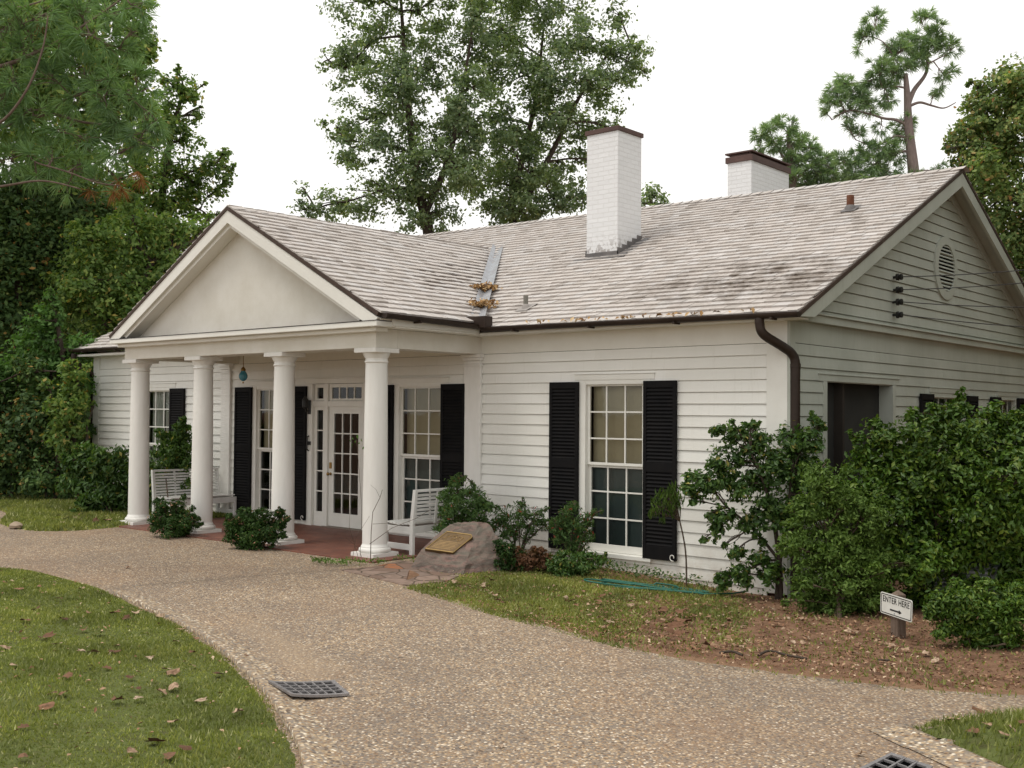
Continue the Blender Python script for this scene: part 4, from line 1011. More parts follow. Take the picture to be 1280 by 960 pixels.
# ENTER HERE sign
def sign():
    c = gp(1118.5, 799); d = depth(c)
    e = empty('directional_sign', c, 'white metal sign reading ENTER HERE with an arrow on a short wooden post', 'sign')
    ax = np.array([.86, -.51, 0]); ax /= np.linalg.norm(ax); nn = np.array([-.51, -.86, 0]); nn /= np.linalg.norm(nn); up = np.array([0, 0, 1.])
    top = at(1118, 741, d)[2] - c[2]
    WOOD = simple('weathered_post_wood', (.12, .085, .065, 1), (.19, .145, .115, 1), 8, .9, .1, bump=.4, bscale=30, stretch=(6, 6, .6))
    m = MB(); f0 = lambda a, o, z: tuple(c + ax * a + nn * o + up * z)
    m.box((-.05, -.09, -.15), (.05, .01, top - .02), f0); m.add([f0(-.05, -.09, top - .02), f0(.05, -.09, top - .02), f0(.05, .01, top - .02), f0(-.05, .01, top - .02), f0(0, -.04, top + .025)], [(0, 1, 4), (1, 2, 4), (2, 3, 4), (3, 0, 4)])
    m.build('post', WOOD, e, bevel=.004)
    # the board: measured corners give its width, height and tilt
    ctr = at(1116.5, 758.5, d - .06) ; Wd, Hd = .46, .205
    tilt = -.035; axx = ax * math.cos(tilt) + up * math.sin(tilt); upp = up * math.cos(tilt) - ax * math.sin(tilt)
    off = ctr - c; off = off - nn * (off @ nn) + nn * .022
    f1 = lambda a, o, z: tuple(c + off + axx * a + nn * o + upp * z)
    def rounded(w, h, r_, n=5):
        P = []
        for cx, cy, a0 in ((w - r_, h - r_, 0), (-w + r_, h - r_, 90), (-w + r_, -h + r_, 180), (w - r_, -h + r_, 270)):
            for i in range(n + 1): an = R(a0 + 90 * i / n); P.append((cx + r_ * math.cos(an), cy + r_ * math.sin(an)))
        return P
    WB = simple('white_sign_paint', (.72, .72, .68, 1), (.62, .62, .57, 1), 5, .5, .4); INK = simple('black_sign_ink', (.012, .012, .012, 1), (.02, .02, .02, 1))
    m = MB(); m.prism([f1(a, 0, z) for a, z in rounded(Wd / 2, Hd / 2, .022)], nn * .005); bd = m.build('sign_board', WB, e)
    m = MB()
    o_, i_ = rounded(Wd / 2 - .010, Hd / 2 - .010, .016), rounded(Wd / 2 - .018, Hd / 2 - .018, .011); n = len(o_)
    V = [f1(a, .0066, z) for a, z in o_ + i_]; m.add(V, [(k, (k + 1) % n, n + (k + 1) % n, n + k) for k in range(n)]); m.build('border', INK, bd)
    m = MB(); V = [(-.085, -.036), (.045, -.036), (.045, -.022), (.085, -.044), (.045, -.066), (.045, -.052), (-.085, -.052)]
    m.add([f1(a, .0068, z) for a, z in V], [(0, 1, 5, 6), (2, 3, 4)]); m.build('arrow', INK, bd)
    cu = bpy.data.curves.new('lettering', 'FONT'); cu.body = 'ENTER HERE'; cu.align_x = 'CENTER'; cu.size = .082; cu.extrude = .0004; cu.space_character = 1.08; cu.offset = .0006
    to = bpy.data.objects.new('lettering', cu); COL.objects.link(to); bpy.context.view_layer.update()
    me = bpy.data.meshes.new_from_object(to.evaluated_get(bpy.context.evaluated_depsgraph_get())); bpy.data.objects.remove(to)
    me.materials.clear(); me.materials.append(INK); V = np.array([v.co[:] for v in me.vertices])
    V = np.array([f1(a * .80, .0072 + z, b_ + .018) for a, b_, z in V]) - c; me.vertices.foreach_set('co', V.astype(np.float32).ravel()); me.update()
    lo = bpy.data.objects.new('lettering', me); COL.objects.link(lo); lo.parent = bd
    m = MB()
    for z in (.07, -.07): m.lathe([(.008, 0), (.008, .003), (.003, .005)], (0, 0, 0), 10); V = m.v[-1]; m.v[-1] = np.array([f1(-.02 + x, .0055 + zz, z + y) for x, y, zz in V])
    m.build('bolt', GALV, bd)
sign()

# drain grates
IRONG = simple('worn_cast_iron', (.22, .21, .21, 1), (.31, .29, .29, 1), 12, .5, .5, .5, bump=.2)
def grate(corners, nx, ny, label, dip=None, bow=0.):
    q = [np.array([x, y]) for x, y in corners]; c0 = sum(q) / 4
    e = empty('drain_grate', (c0[0], c0[1], float(gz(*c0))), label, 'drain grate')
    z0 = float(gz(*c0)) + .020
    f = lambda a, b_, z: tuple(np.append(q[0] * (1 - a) * (1 - b_) + q[1] * (1 - a) * b_ + q[2] * a * b_ + q[3] * a * (1 - b_), z0 + z + bow * (1 - a) ** 2.5 * 1.))
    m = MB(); N = 12
    def bar(a0, a1, b0, b1):
        k = max(1, int((a1 - a0) * N + .5))
        for i in range(k): m.box((a0 + (a1 - a0) * i / k, b0, -.012), (a0 + (a1 - a0) * (i + 1) / k, b1, .004), f)
    ex, ey = .07, .08
    for j in range(ny + 1):
        b_ = j / ny; w = .021; lo_, hi_ = (0, ey) if j == 0 else ((1 - ey, 1) if j == ny else (ey + (1 - 2 * ey) * b_ - w, ey + (1 - 2 * ey) * b_ + w)); bar(0, 1, lo_, hi_)
    for i in range(nx + 1):
        a = i / nx; w = .013
        a0, a1 = (0, ex) if i == 0 else ((1 - ex, 1) if i == nx else (ex + (1 - 2 * ex) * a - w, ex + (1 - 2 * ex) * a + w))
        for j in range(ny):
            l0 = ey + (1 - 2 * ey) * j / ny + (.0 if j == 0 else .035); l1 = ey + (1 - 2 * ey) * (j + 1) / ny - (.0 if j == ny - 1 else .035)
            m.box((a0, l0, -.012), (a1, l1, .0035), f)
    m.build('grate', IRONG, e)
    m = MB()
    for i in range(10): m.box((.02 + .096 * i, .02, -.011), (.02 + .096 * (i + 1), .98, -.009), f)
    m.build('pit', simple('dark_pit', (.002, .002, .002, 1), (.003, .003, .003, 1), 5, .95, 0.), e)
grate([(-.423, -7.081), (-.01, -7.20), (.18, -6.852), (-.185, -6.68)], 6, 4, 'rectangular iron drain grate at the edge of the rounded lawn', bow=.03)
grate([(3.453, -5.63), (3.72, -5.72), (3.76, -6.30), (3.42, -6.2)], 5, 3, 'iron drain grate beside the kerb at the bottom right edge')

# coiled green garden hose on the grass
def hose():
    m = MB(); pts = []
    k0 = gp(735, 731); k1 = gp(900, 747); c0 = (k0 + k1) / 2; ax = (k1 - k0); L = np.linalg.norm(ax[:2]); ax = ax / np.linalg.norm(ax); ay = np.array([-ax[1], ax[0], 0])
    for t in np.linspace(0, 2 * math.pi * 3.4, 230):
        i = t / (2 * math.pi); ra = L / 2 * (.78 + .12 * math.sin(1.9 * i + .5)); rb = .05 + .10 * (.5 + .5 * math.sin(2.6 * i)) + .03 * i
        p_ = c0 + ax * (ra * math.cos(t) + .16 * math.sin(i * 2.7) - .1) + ay * (rb * math.sin(t + .4 * math.sin(t * .5)) + .07 * math.sin(3.1 * i) + .025 * math.sin(3 * t) - .02); pts.append((p_[0], p_[1], float(gz(p_[0], p_[1])) + .04 + .014 * (i % 2.2) + .008 * math.sin(t * 1.5)))
    g = gp(880, 748); pts += [(g[0], g[1], float(gz(*g[:2])) + .05), tuple(gp(935, 744) + np.array([0, 0, .05]))]
    m.tube(catmull(pts, 2, False), .0095, 7); o = m.build('garden_hose', simple('green_rubber', (.012, .09, .062, 1), (.03, .15, .115, 1), 9, .5, .3), smooth=True); tag(o, 'coiled green garden hose lying on the grass below the big front window', 'hose')
hose()
# wires from the gable insulators to somewhere off to the right
for i, (z, (u, v)) in enumerate(zip((3.858, 3.68, 3.512, 3.334), ((1280, 331), (1280, 347), (1280, 377.5), (1280, 402)))):
    a = np.array([.14, 3.086, z]); e = at(u, v, 15.6); d = e - a; pts = [a + d * t + np.array([0, 0, -.25 * t * (2.2 - t) * .25]) for t in np.linspace(0, 2.2, 14)]
    m = MB(); m.tube(pts, .007, 5); o = m.build('overhead_wire', IRON)
    tag(o, ['topmost of the four overhead wires leaving the gable', 'second overhead wire from the top leaving the gable', 'third overhead wire from the top leaving the gable', 'lowest of the four overhead wires leaving the gable'][i], 'wire', 'wires fixed to the gable wall')
# grey box half hidden in the bushes behind the sign
def utility_box():
    c = gp(1128, 778); c = c + np.array([.1, 1.5, 0]); c[2] = float(gz(c[0], c[1]))
    e = empty('utility_box', c, 'grey utility box with dark lid half hidden in bushes behind the sign', 'box', rz=.2)
    m = MB(); m.box((-.4, -.35, 0), (.4, .35, .50)); 
    m.build('cabinet', simple('grey_cabinet_paint', (.20, .21, .21, 1), (.13, .14, .14, 1), 5, .7, .2), e, local=True, bevel=.01)
    m = MB(); m.box((-.43, -.38, .502), (.43, .38, .56)); m.build('lid', simple('dark_green_lid', (.015, .03, .03, 1), (.02, .04, .04, 1)), e, local=True, bevel=.012)
    m = MB()
    for i in range(9): m.box((-.34, -.362, .05 + i * .045), (.34, -.352, .072 + i * .045))
    m.build('louvre', GALV, e, local=True)
utility_box()

# ================================================================== PLANTS
rng = np.random.default_rng(21)
def unit(a): return a / (np.linalg.norm(a, axis=-1, keepdims=True) + 1e-9)
def leaf_mesh(P, N, size, aspect=.5, two=False, droop=0., wild=.8):
    """one small leaf per point: a diamond, or two halves folded along the midrib"""
    n = len(P); N = unit(unit(N) * .9 + rng.normal(0, wild * .62, (n, 3)))
    t = unit(np.cross(N, rng.normal(0, 1, (n, 3)))); t = unit(t - np.array([0, 0, droop])); b = unit(np.cross(N, t)); N = np.cross(t, b)
    L = (size * rng.uniform(.65, 1.25, n))[:, None] if np.isscalar(size) else (size * rng.uniform(.75, 1.2, n))[:, None]
    Wd = L * aspect * .5; base = P - t * L * .5; tip = P + t * L * .5 - N * L * .10; l = P + b * Wd + t * L * rng.uniform(-.08, .08, (n, 1)); r_ = P - b * Wd
    if not two:
        V = np.stack([base, r_, tip, l], 1).reshape(-1, 3); return V, np.arange(4 * n).reshape(-1, 4), 1
    fold = N * L * .10; mid = P - fold * .6
    V = np.stack([base, r_ + fold, tip, l + fold, mid], 1).reshape(-1, 3); i = 5 * np.arange(n)[:, None]
    F = np.concatenate([np.concatenate([i, i + 1, i + 2, i + 4], 1), np.concatenate([i, i + 4, i + 2, i + 3], 1)], 1).reshape(-1, 4)
    return V, F, 2
def cloud(blobs, dens, sub=.38, flat=.65, hollow=.42, spread=.55, loose=.3):
    """leaf positions in clumps inside blobs; blobs: (centre, radius m, radius px, density factor)"""
    P = []; O = []; S = []
    for c, r_, rp, df in blobs:
        n = int(DENS * dens * df * rp * rp) + 6; k = max(6, int(1.3 / sub ** 2 + 4))
        d = unit(rng.normal(0, 1, (k, 3))); sc = c + d * r_ * (rng.random((k, 1)) ** hollow) * np.array([1, 1, .92]) * rng.uniform(.8, 1.12, (k, 1)); sr = r_ * sub * rng.uniform(.45, 1.3, k)
        w = sr ** 2 * rng.uniform(.4, 1.4, k); w /= w.sum(); idx = rng.choice(k, n, p=w)
        q = rng.normal(0, spread, (n, 3)) * np.array([1, 1, flat]); q = q / np.maximum(1, np.linalg.norm(q, axis=1, keepdims=True) / 1.6)
        p_ = sc[idx] + q * sr[idx][:, None]
        m = rng.random(n) < loose; g = unit(rng.normal(0, 1, (m.sum(), 3))) * rng.random((m.sum(), 1)) ** .4; p_[m] = c + g * r_ * 1.08
        P.append(p_); O.append(unit(p_ - c) * .6 + unit(q) * .35 + np.array([0, 0, .6])); S.append((c, sc))
    return np.concatenate(P), np.concatenate(O), S
DENS = 2.3
def rnd_attr(n, hi=.96, rare=.03):
    a = np.clip(rng.beta(2.2, 2.2, n), 0, hi); a[rng.random(n) < rare] = 1.; return a
def bez(a, b_, sag, n=7, jit=.03):
    a = np.asarray(a, float); b_ = np.asarray(b_, float); L = np.linalg.norm(b_ - a); out = []
    j = rng.normal(0, jit * L, 3)
    for t in np.linspace(0, 1, n): out.append(a + (b_ - a) * t + np.array([0, 0, sag * L]) * 4 * t * (1 - t) * .5 + j * math.sin(math.pi * t))
    return out
def px_blobs(L, d):
    out = []
    for q in L:
        u, v, r_ = q[:3]; dd = q[3] if len(q) > 3 else rng.normal(0, .35) * r_ / FPX * d; df = q[4] if len(q) > 4 else 1.
        out.append((at(u, v, d + dd), r_ / FPX * (d + dd), r_, df))
    return out
def plant(name, label, cat, blobs, mat, stems=None, dens=.4, leaf=.1, aspect=.5, two=False, group=None, sub=.38, base=None, stem_mat=None, trunk=None, twig=.012, ntw=5, droop=0., flat=.65, hollow=.42, rare=.03, seg=8, wild=.8, limb=.35, needles=None, tname='stem', cname='foliage', spread=.55, loose=.3, sprigs=0):
    """a plant: trunk or stems reaching every leaf clump, and its foliage"""
    base = np.asarray(base, float); e = empty(name, base, label, cat, group)
    if sprigs:
        cen = np.mean([b2[0] for b2 in blobs], 0); blobs = list(blobs)
        for i in range(sprigs):
            c, r_, rp, df = blobs[int(rng.integers(0, len(blobs)))]; d = unit(unit(c - cen) * .7 + unit(rng.normal(0, 1, 3)) + np.array([0, 0, .35])); f = rng.uniform(.2, .42)
            q = c + d * r_ * rng.uniform(1.0, 1.45)
            if q[2] > base[2] + .08: blobs.append((q, r_ * f, rp * f, 1.2))
    stem_mat = stem_mat or STEM; m = MB()
    trunks = trunk or [([base - (0, 0, .1), blobs[0][0]], [.03, .012])]
    nodes = []
    for pts, rad in trunks:
        pp = catmull(pts, 6, False); rr = np.interp(np.linspace(0, 1, len(pp)), np.linspace(0, 1, len(rad)), rad)
        m.tube(pp, list(rr), seg); nodes += [(q, r_) for q, r_ in zip(pp[len(pp) // 4:], rr[len(pp) // 4:])]
    P, O, S = cloud(blobs, dens, sub, flat, hollow, spread, loose)
    order = np.argsort([min(np.linalg.norm(c - q) for q, _ in nodes) for c, *_ in blobs])
    for i in order:
        c = blobs[i][0]; sc = S[i][1]
        k = int(np.argmin([np.linalg.norm(c - q) + .35 * max(0, q[2] - c[2]) + (.0 if r_ > twig * 2 else .3) for q, r_ in nodes])); q, r_ = nodes[k]
        r0 = max(min(r_ * .75, limb * r_ + .25 * np.linalg.norm(c - q) * .05 + twig), twig * 1.2)
        pts = bez(q, c, .10, 7, .05); rr = list(np.linspace(r0, twig * 1.1, len(pts))); m.tube(pts, rr, max(5, seg - 2), cap=False)
        nodes += list(zip(pts[2:], rr[2:]))
        for t in sc[rng.permutation(len(sc))[:ntw]]:
            a = pts[int(rng.integers(3, len(pts)))]; m.tube(bez(a, t, .06, 4, .05), list(np.linspace(twig, twig * .35, 4)), 4, cap=False)
    m.build(tname, stem_mat, e, smooth=True, fix=False)
    V, F, k = leaf_mesh(P, O, leaf, aspect, two, droop, wild); a = np.repeat(rnd_attr(len(P), rare=rare), k)
    raw(cname, V, F, mat, e, a); return e
def gnd(x, y): return np.array([x, y, float(terrain(np.array(x), np.array(y)))])
def base_at(u, d):
    """point on the ground below image column u at distance d"""
    q = at(u, 515, d); return gnd(q[0], q[1])

# ---- big hardwoods beyond the house
D1 = 34.
b_ = base_at(548, D1)
L1 = [(465, 50, 48), (520, 15, 50), (432, 85, 30, 0, .7), (490, 105, 50), (455, 150, 40), (540, 85, 48), (440, 185, 34), (500, 190, 46), (470, 240, 44), (525, 240, 38), (420, 255, 28), (560, 155, 40), (395, 262, 20, 0, .8), (410, 75, 18, 0, .5), (590, 60, 40), (520, -50, 60), (450, -20, 55), (600, -30, 50), (378, 234, 13, 0, .35), (378, 262, 16, 0, .6), (420, 160, 20), (510, 150, 30), (580, 215, 36), (550, 265, 26), (590, 110, 34, -1.5), (585, 165, 34, -1.5), (568, 205, 34, -1.6), (592, 20, 34, -1.5), (575, 130, 28, -1.8), (520, 215, 30, -1.5), (505, 120, 30, -1.5), (515, 270, 24, -1.), (540, 190, 26, -1.6)]
plant('hardwood_tree', 'tall hardwood tree with a leaning trunk rising behind the portico roof', 'tree', px_blobs(L1, D1), L_OAK, base=b_, dens=.40, loose=.10, leaf=.135, aspect=.55, sub=.31, group='hardwoods beyond the roof',
      trunk=[([b_ - (0, 0, .2), at(540, 330, D1), at(522, 230, D1), at(512, 150, D1), at(505, 60, D1), at(500, -20, D1)], [.24, .19, .15, .11, .07, .03]), ([at(530, 270, D1), at(560, 200, D1 - .4), at(575, 130, D1 - .6), at(590, 40, D1 - .6)], [.12, .09, .06, .03])], stem_mat=BARK, twig=.024, tname='trunk', cname='crown', ntw=4)
D2 = 36.
b_ = base_at(655, D2)
L2 = [(625, 35, 48), (680, 20, 52), (735, 45, 48), (782, 75, 32), (650, 90, 52), (705, 95, 52), (758, 112, 38), (610, 150, 46), (662, 160, 56), (722, 160, 46), (600, 225, 44), (645, 235, 54), (692, 250, 38), (705, 205, 42), (725, 245, 24), (760, 160, 20, 0, .6), (800, 60, 20, 0, .7), (640, -40, 60), (720, -40, 55), (775, 20, 24, 0, .8), (806, 90, 12, 0, .5), (745, 200, 18, 0, .6), (660, 215, 34, -1.6), (690, 140, 34, -1.6), (735, 100, 30, -1.6), (640, 180, 30, -1.6), (655, 265, 34, -1.), (620, 262, 30, -1.)]
plant('hardwood_tree', 'tall spreading hardwood tree behind the front chimney', 'tree', px_blobs(L2, D2), L_OAK, base=b_, dens=.40, loose=.10, leaf=.14, aspect=.55, sub=.31, group='hardwoods beyond the roof',
      trunk=[([b_ - (0, 0, .2), at(650, 340, D2), at(640, 260, D2), at(655, 190, D2), at(670, 120, D2), at(680, 30, D2)], [.24, .19, .14, .10, .07, .03]), ([at(645, 270, D2), at(690, 190, D2 - .4), at(725, 120, D2 - .6), at(765, 60, D2 - .6)], [.12, .09, .06, .03])], stem_mat=BARK, twig=.024, tname='trunk', cname='crown', ntw=4)
b_ = base_at(812, 40); plant('hardwood_tree', 'small leafy treetop just right of the front chimney', 'tree', px_blobs([(814, 242, 16), (800, 255, 14), (828, 256, 10), (815, 280, 26), (815, 320, 40)], 40.), L_OAK, base=b_, dens=.5, leaf=.17, sub=.4, trunk=[([b_ - (0, 0, .2), at(814, 300, 40), at(814, 245, 40)], [.16, .1, .04])], stem_mat=BARK, twig=.03, tname='trunk', cname='crown')

# ---- pines
def needle_mesh(P, D, L, n, w, spread=.9):
    """tufts of long needles: P tips, D directions"""
    k = len(P); c = np.repeat(P, n, 0); d = unit(np.repeat(D, n, 0) * .8 + rng.normal(0, spread * .6, (k * n, 3)) + np.array([0, 0, -.12])); l = (L * rng.uniform(.6, 1.15, k * n))[:, None]
    s_ = unit(np.cross(d, rng.normal(0, 1, (k * n, 3)))) * w * .5; m_ = c + d * l * .55; t = c + d * l - np.array([0, 0, .12]) * l
    V = np.stack([c - s_ * .6, c + s_ * .6, m_ + s_, t, m_ - s_], 1).reshape(-1, 3)
    i = 5 * np.arange(k * n)[:, None]; F = np.concatenate([np.concatenate([i, i + 1, i + 2, i + 4], 1)], 0)
    T = np.concatenate([i + 4, i + 2, i + 3, i + 3], 1)
    return V, np.concatenate([i, i + 1, i + 2, i + 3, i + 4], 1), np.repeat(rnd_attr(k, rare=.0), n) * .7 + .3 * rng.random(k * n)
def pine(name, label, d, base, trunk, limbs, tufts, mat, L, n, w, group=None, dead=None, twig=.02, per=1.0, bark=None):
    e = empty(name, base, label, 'tree', group); m = MB(); nodes = []
    for pts, rad in trunk:
        pp = catmull(pts, 6, False); rr = np.interp(np.linspace(0, 1, len(pp)), np.linspace(0, 1, len(rad)), rad); m.tube(pp, list(rr), 12)
        nodes += list(zip(pp, rr))
    tk = m.build('trunk', bark or BARKP, e, smooth=True, fix=False); m = MB()
    for pts, r0 in limbs:
        pp = catmull(pts, 6, False); rr = np.linspace(r0, twig, len(pp)); m.tube(pp, list(rr), 7); nodes += list(zip(pp, rr))
    P = []; Dr = []
    for c, r_, rp, df in tufts:
        k = max(3, int(per * df * (rp / 10.) ** 2)); q, _ = min(((a, b2) for a, b2 in nodes), key=lambda t: np.linalg.norm(t[0] - c))
        pts = bez(q, c, -.06, 6, .06); m.tube(pts, list(np.linspace(twig * 1.6, twig * .7, 6)), 5, cap=False); nodes += list(zip(pts[2:], [twig] * 4))
        s = c + unit(rng.normal(0, 1, (k, 3))) * r_ * (rng.random((k, 1)) ** .5) * np.array([1, 1, .8])
        for t in s:
            a = pts[int(rng.integers(2, 6))]; m.tube(bez(a, t, -.05, 4, .06), list(np.linspace(twig * .7, twig * .4, 4)), 4, cap=False); P.append(t); Dr.append(unit(t - a) + np.array([0, 0, .25]))
    m.build('limb', bark or BARKP, e, smooth=True, fix=False)
    V, F, a = needle_mesh(np.array(P), np.array(Dr), L, n, w); raw('crown', V, F, mat, e, a)
    if dead is not None:
        V, F, a = needle_mesh(dead, np.tile([0, 0, -.6], (len(dead), 1)), L * .85, n, w); raw('dead_needles', V, F, NEEDLE_D, e, a)
    return e
# near pine: trunk just outside the picture on the left, its limbs reach in
DN = 12.5; b_ = base_at(-330, DN)
A = lambda u, v, dd=0.: at(u, v, DN + dd)
lim = [([A(-330, 150), A(-120, 110), A(0, 83), A(50, 63), A(87, 43), A(150, 0), A(180, -30)], .045), ([A(-120, 110), A(-40, 160), A(0, 153, -.3), A(33, 113, -.4), A(53, 62, -.4), A(60, 20, -.4)], .032),
       ([A(-330, 200), A(-130, 170), A(0, 157, .2), A(60, 143, .3), A(100, 152, .3), A(143, 160, .4), A(200, 190, .5)], .045), ([A(-330, 270), A(-120, 250), A(0, 233, -.2), A(53, 226, -.3), A(100, 236, -.3)], .03),
       ([A(60, 143, .3), A(90, 120, .2), A(130, 112, .1), A(178, 114)], .018), ([A(-330, 60), A(-100, 20), A(20, 10, .5), A(80, -10, .5)], .03), ([A(50, 205, -.2), A(85, 215, -.2), A(120, 228, -.2), A(150, 232, -.2)], .014)]
tf = [(20, 20, 26), (60, 15, 28), (100, 12, 28), (140, 18, 26), (175, 10, 20), (30, 60, 28), (75, 55, 26), (115, 45, 26), (150, 60, 24), (20, 105, 24), (65, 95, 26), (105, 85, 24), (135, 95, 24), (170, 95, 18), (95, 120, 22), (130, 125, 24), (165, 125, 22), (195, 150, 18), (40, 135, 20), (75, 165, 22), (110, 175, 24), (150, 150, 22), (175, 180, 20), (198, 185, 14), (30, 190, 22), (65, 195, 24), (100, 205, 22), (140, 195, 20), (45, 222, 18), (120, 225, 16), (145, 225, 14), (85, 230, 16), (25, 150, 22), (0, 40, 30), (-5, 120, 30), (0, 200, 26), (165, 40, 18), (190, 165, 12), (-60, 60, 40), (-60, 150, 40), (185, 110, 12)]
dead = np.array([A(u, v, rng.uniform(-.3, .3)) for u, v in ((113, 238), (148, 228), (152, 236), (172, 214), (176, 224), (52, 30), (142, 240))])
pine('pine_tree', 'near long needled pine whose limbs reach in at the upper left', DN, b_, [([b_ - (0, 0, .2), A(-335, 300), A(-330, 100), A(-325, -200), A(-320, -500)], [.26, .23, .2, .15, .05])], [(p_, r_ * .72) for p_, r_ in lim], px_blobs(tf, DN), NEEDLE, .20, 34, .0075, dead=dead, twig=.007, per=2.0)
# far pines at the right
DP = 33.; b_ = base_at(1150, DP)
A = lambda u, v, dd=0.: at(u, v, DP + dd)
tr = [([b_ - (0, 0, .2), A(1150, 300), A(1142, 215), A(1136, 160), A(1134, 120), A(1132, 92)], [.24, .20, .17, .13, .10, .06]), ([A(1135, 130), A(1143, 112, .2), A(1158, 90, .3), A(1160, 60, .3), A(1175, 45, .3)], [.09, .07, .05, .035, .02])]
lm = [([A(1138, 132), A(1150, 128), A(1165, 132), A(1180, 135), A(1195, 128)], .07), ([A(1137, 158), A(1120, 150), A(1105, 148), A(1085, 142), A(1060, 138), A(1040, 150)], .08), ([A(1138, 175), A(1120, 170), A(1095, 182), A(1070, 175)], .06), ([A(1141, 190), A(1120, 190), A(1100, 200), A(1085, 215)], .07), ([A(1133, 110), A(1115, 108), A(1100, 112)], .05), ([A(1132, 95), A(1110, 60), A(1100, 50), A(1085, 45)], .03), ([A(1160, 80), A(1175, 72), A(1190, 65)], .04)]
tf = [(1095, 20, 10), (1088, 35, 13), (1080, 45, 10), (1072, 62, 5), (1098, 32, 8), (1150, 22, 10), (1162, 20, 8), (1172, 40, 14), (1185, 60, 14), (1165, 55, 16), (1145, 50, 16), (1130, 60, 18), (1115, 60, 12), (1150, 72, 16), (1130, 80, 14), (1100, 85, 16), (1115, 92, 16), (1090, 100, 14), (1105, 110, 14), (1055, 105, 14), (1065, 115, 16), (1040, 112, 10), (1050, 125, 14), (1075, 125, 12), (1035, 130, 10), (1033, 142, 6), (1060, 140, 12), (1090, 135, 12), (1110, 128, 10), (1060, 160, 8), (1075, 165, 10), (1100, 160, 8), (1128, 160, 12), (1135, 150, 8), (1180, 95, 10), (1192, 88, 6), (1175, 110, 8), (1165, 120, 6), (1085, 185, 10), (1100, 185, 14), (1075, 195, 12), (1115, 180, 12), (1120, 195, 12), (1130, 175, 8), (1090, 205, 16), (1065, 205, 12), (1050, 200, 10), (1105, 215, 18), (1135, 225, 18), (1170, 215, 14), (1160, 225, 14), (1080, 225, 20), (1120, 235, 20)]
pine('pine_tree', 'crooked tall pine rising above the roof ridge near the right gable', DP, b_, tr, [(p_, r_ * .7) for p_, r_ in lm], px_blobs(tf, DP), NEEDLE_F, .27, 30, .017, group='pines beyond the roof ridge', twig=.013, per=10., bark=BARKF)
DP = 35.; b_ = base_at(985, DP)
tf = [(960, 160, 12), (975, 155, 10), (988, 158, 10), (950, 170, 10), (965, 178, 14), (985, 175, 14), (1000, 180, 14), (950, 185, 8), (1015, 185, 14), (1025, 200, 16), (1000, 200, 18), (1020, 215, 18), (1045, 212, 14), (985, 200, 12), (1040, 225, 16), (1010, 230, 18), (1060, 225, 12), (985, 225, 18)]
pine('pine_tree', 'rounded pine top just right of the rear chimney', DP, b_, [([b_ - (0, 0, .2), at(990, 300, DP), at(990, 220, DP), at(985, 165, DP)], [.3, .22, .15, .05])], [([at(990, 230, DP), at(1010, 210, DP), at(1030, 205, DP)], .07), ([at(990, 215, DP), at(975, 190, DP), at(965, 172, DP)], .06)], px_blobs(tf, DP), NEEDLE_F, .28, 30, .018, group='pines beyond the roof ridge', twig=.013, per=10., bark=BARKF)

# ---- turning tree at the right, behind the gable end
DT = 21.; b_ = base_at(1400, DT)
L3 = [(1225, 140, 26), (1200, 170, 18), (1212, 225, 30), (1262, 105, 34), (1235, 130, 28), (1285, 140, 50), (1215, 165, 24), (1245, 175, 38), (1205, 195, 18), (1275, 205, 50), (1230, 215, 36), (1190, 185, 10, 0, .7), (1250, 250, 44), (1290, 270, 55), (1265, 300, 40), (1285, 340, 50), (1275, 90, 24, 0, .7), (1222, 110, 12, 0, .5), (1302, 112, 45), (1340, 150, 70), (1350, 260, 80), (1340, 360, 80), (1400, 100, 110), (1420, 250, 110), (1500, 180, 130), (1400, 400, 110), (1300, 420, 50), (1470, 40, 110), (1560, 60, 130), (1540, 300, 130)]
plant('maple_tree', 'broadleaf tree with leaves turning red and yellow beside the right gable', 'tree', px_blobs(L3, DT), L_AUTUMN, base=b_, dens=.48, sprigs=18, loose=.18, leaf=.095, aspect=.6, sub=.34, trunk=[([b_ - (0, 0, .2), at(1400, 420, DT), at(1395, 300, DT), at(1390, 150, DT), at(1385, 0, DT)], [.28, .24, .2, .14, .05])], stem_mat=BARK, twig=.02, tname='trunk', cname='crown', ntw=4, rare=.02)
# more trees further right, outside the picture: they keep the sky off the right end of the house
for tx, ty, lb in ((10.5, 6.5, 'leafy tree right of the house, nearest to the gable'), (9.5, 12.5, 'leafy tree right of the house, behind the gable corner'), (14., .5, 'leafy tree right of the house, out beyond the big bush')):
    b_ = gnd(tx, ty); bl = []
    for i in range(26):
        a = rng.uniform(0, 6.28); q = 3.1 * rng.random() ** .5; z = rng.uniform(2.6, 11); w = 1 - .35 * abs(z - 6) / 5
        bl.append((b_ + np.array([q * w * math.cos(a), q * w * math.sin(a), z]), rng.uniform(1.3, 1.9), 34, 1.))
    plant('hardwood_tree', lb, 'tree', bl, L_FOREST, base=b_, dens=.30, leaf=.34, aspect=.6, sub=.36, group='trees right of the house', trunk=[([b_ - (0, 0, .2), b_ + (0, 0, 3), b_ + (-.2, .3, 6), b_ + (0, .4, 9)], [.3, .25, .18, .07])], stem_mat=BARK, twig=.03, tname='trunk', cname='crown', ntw=2)

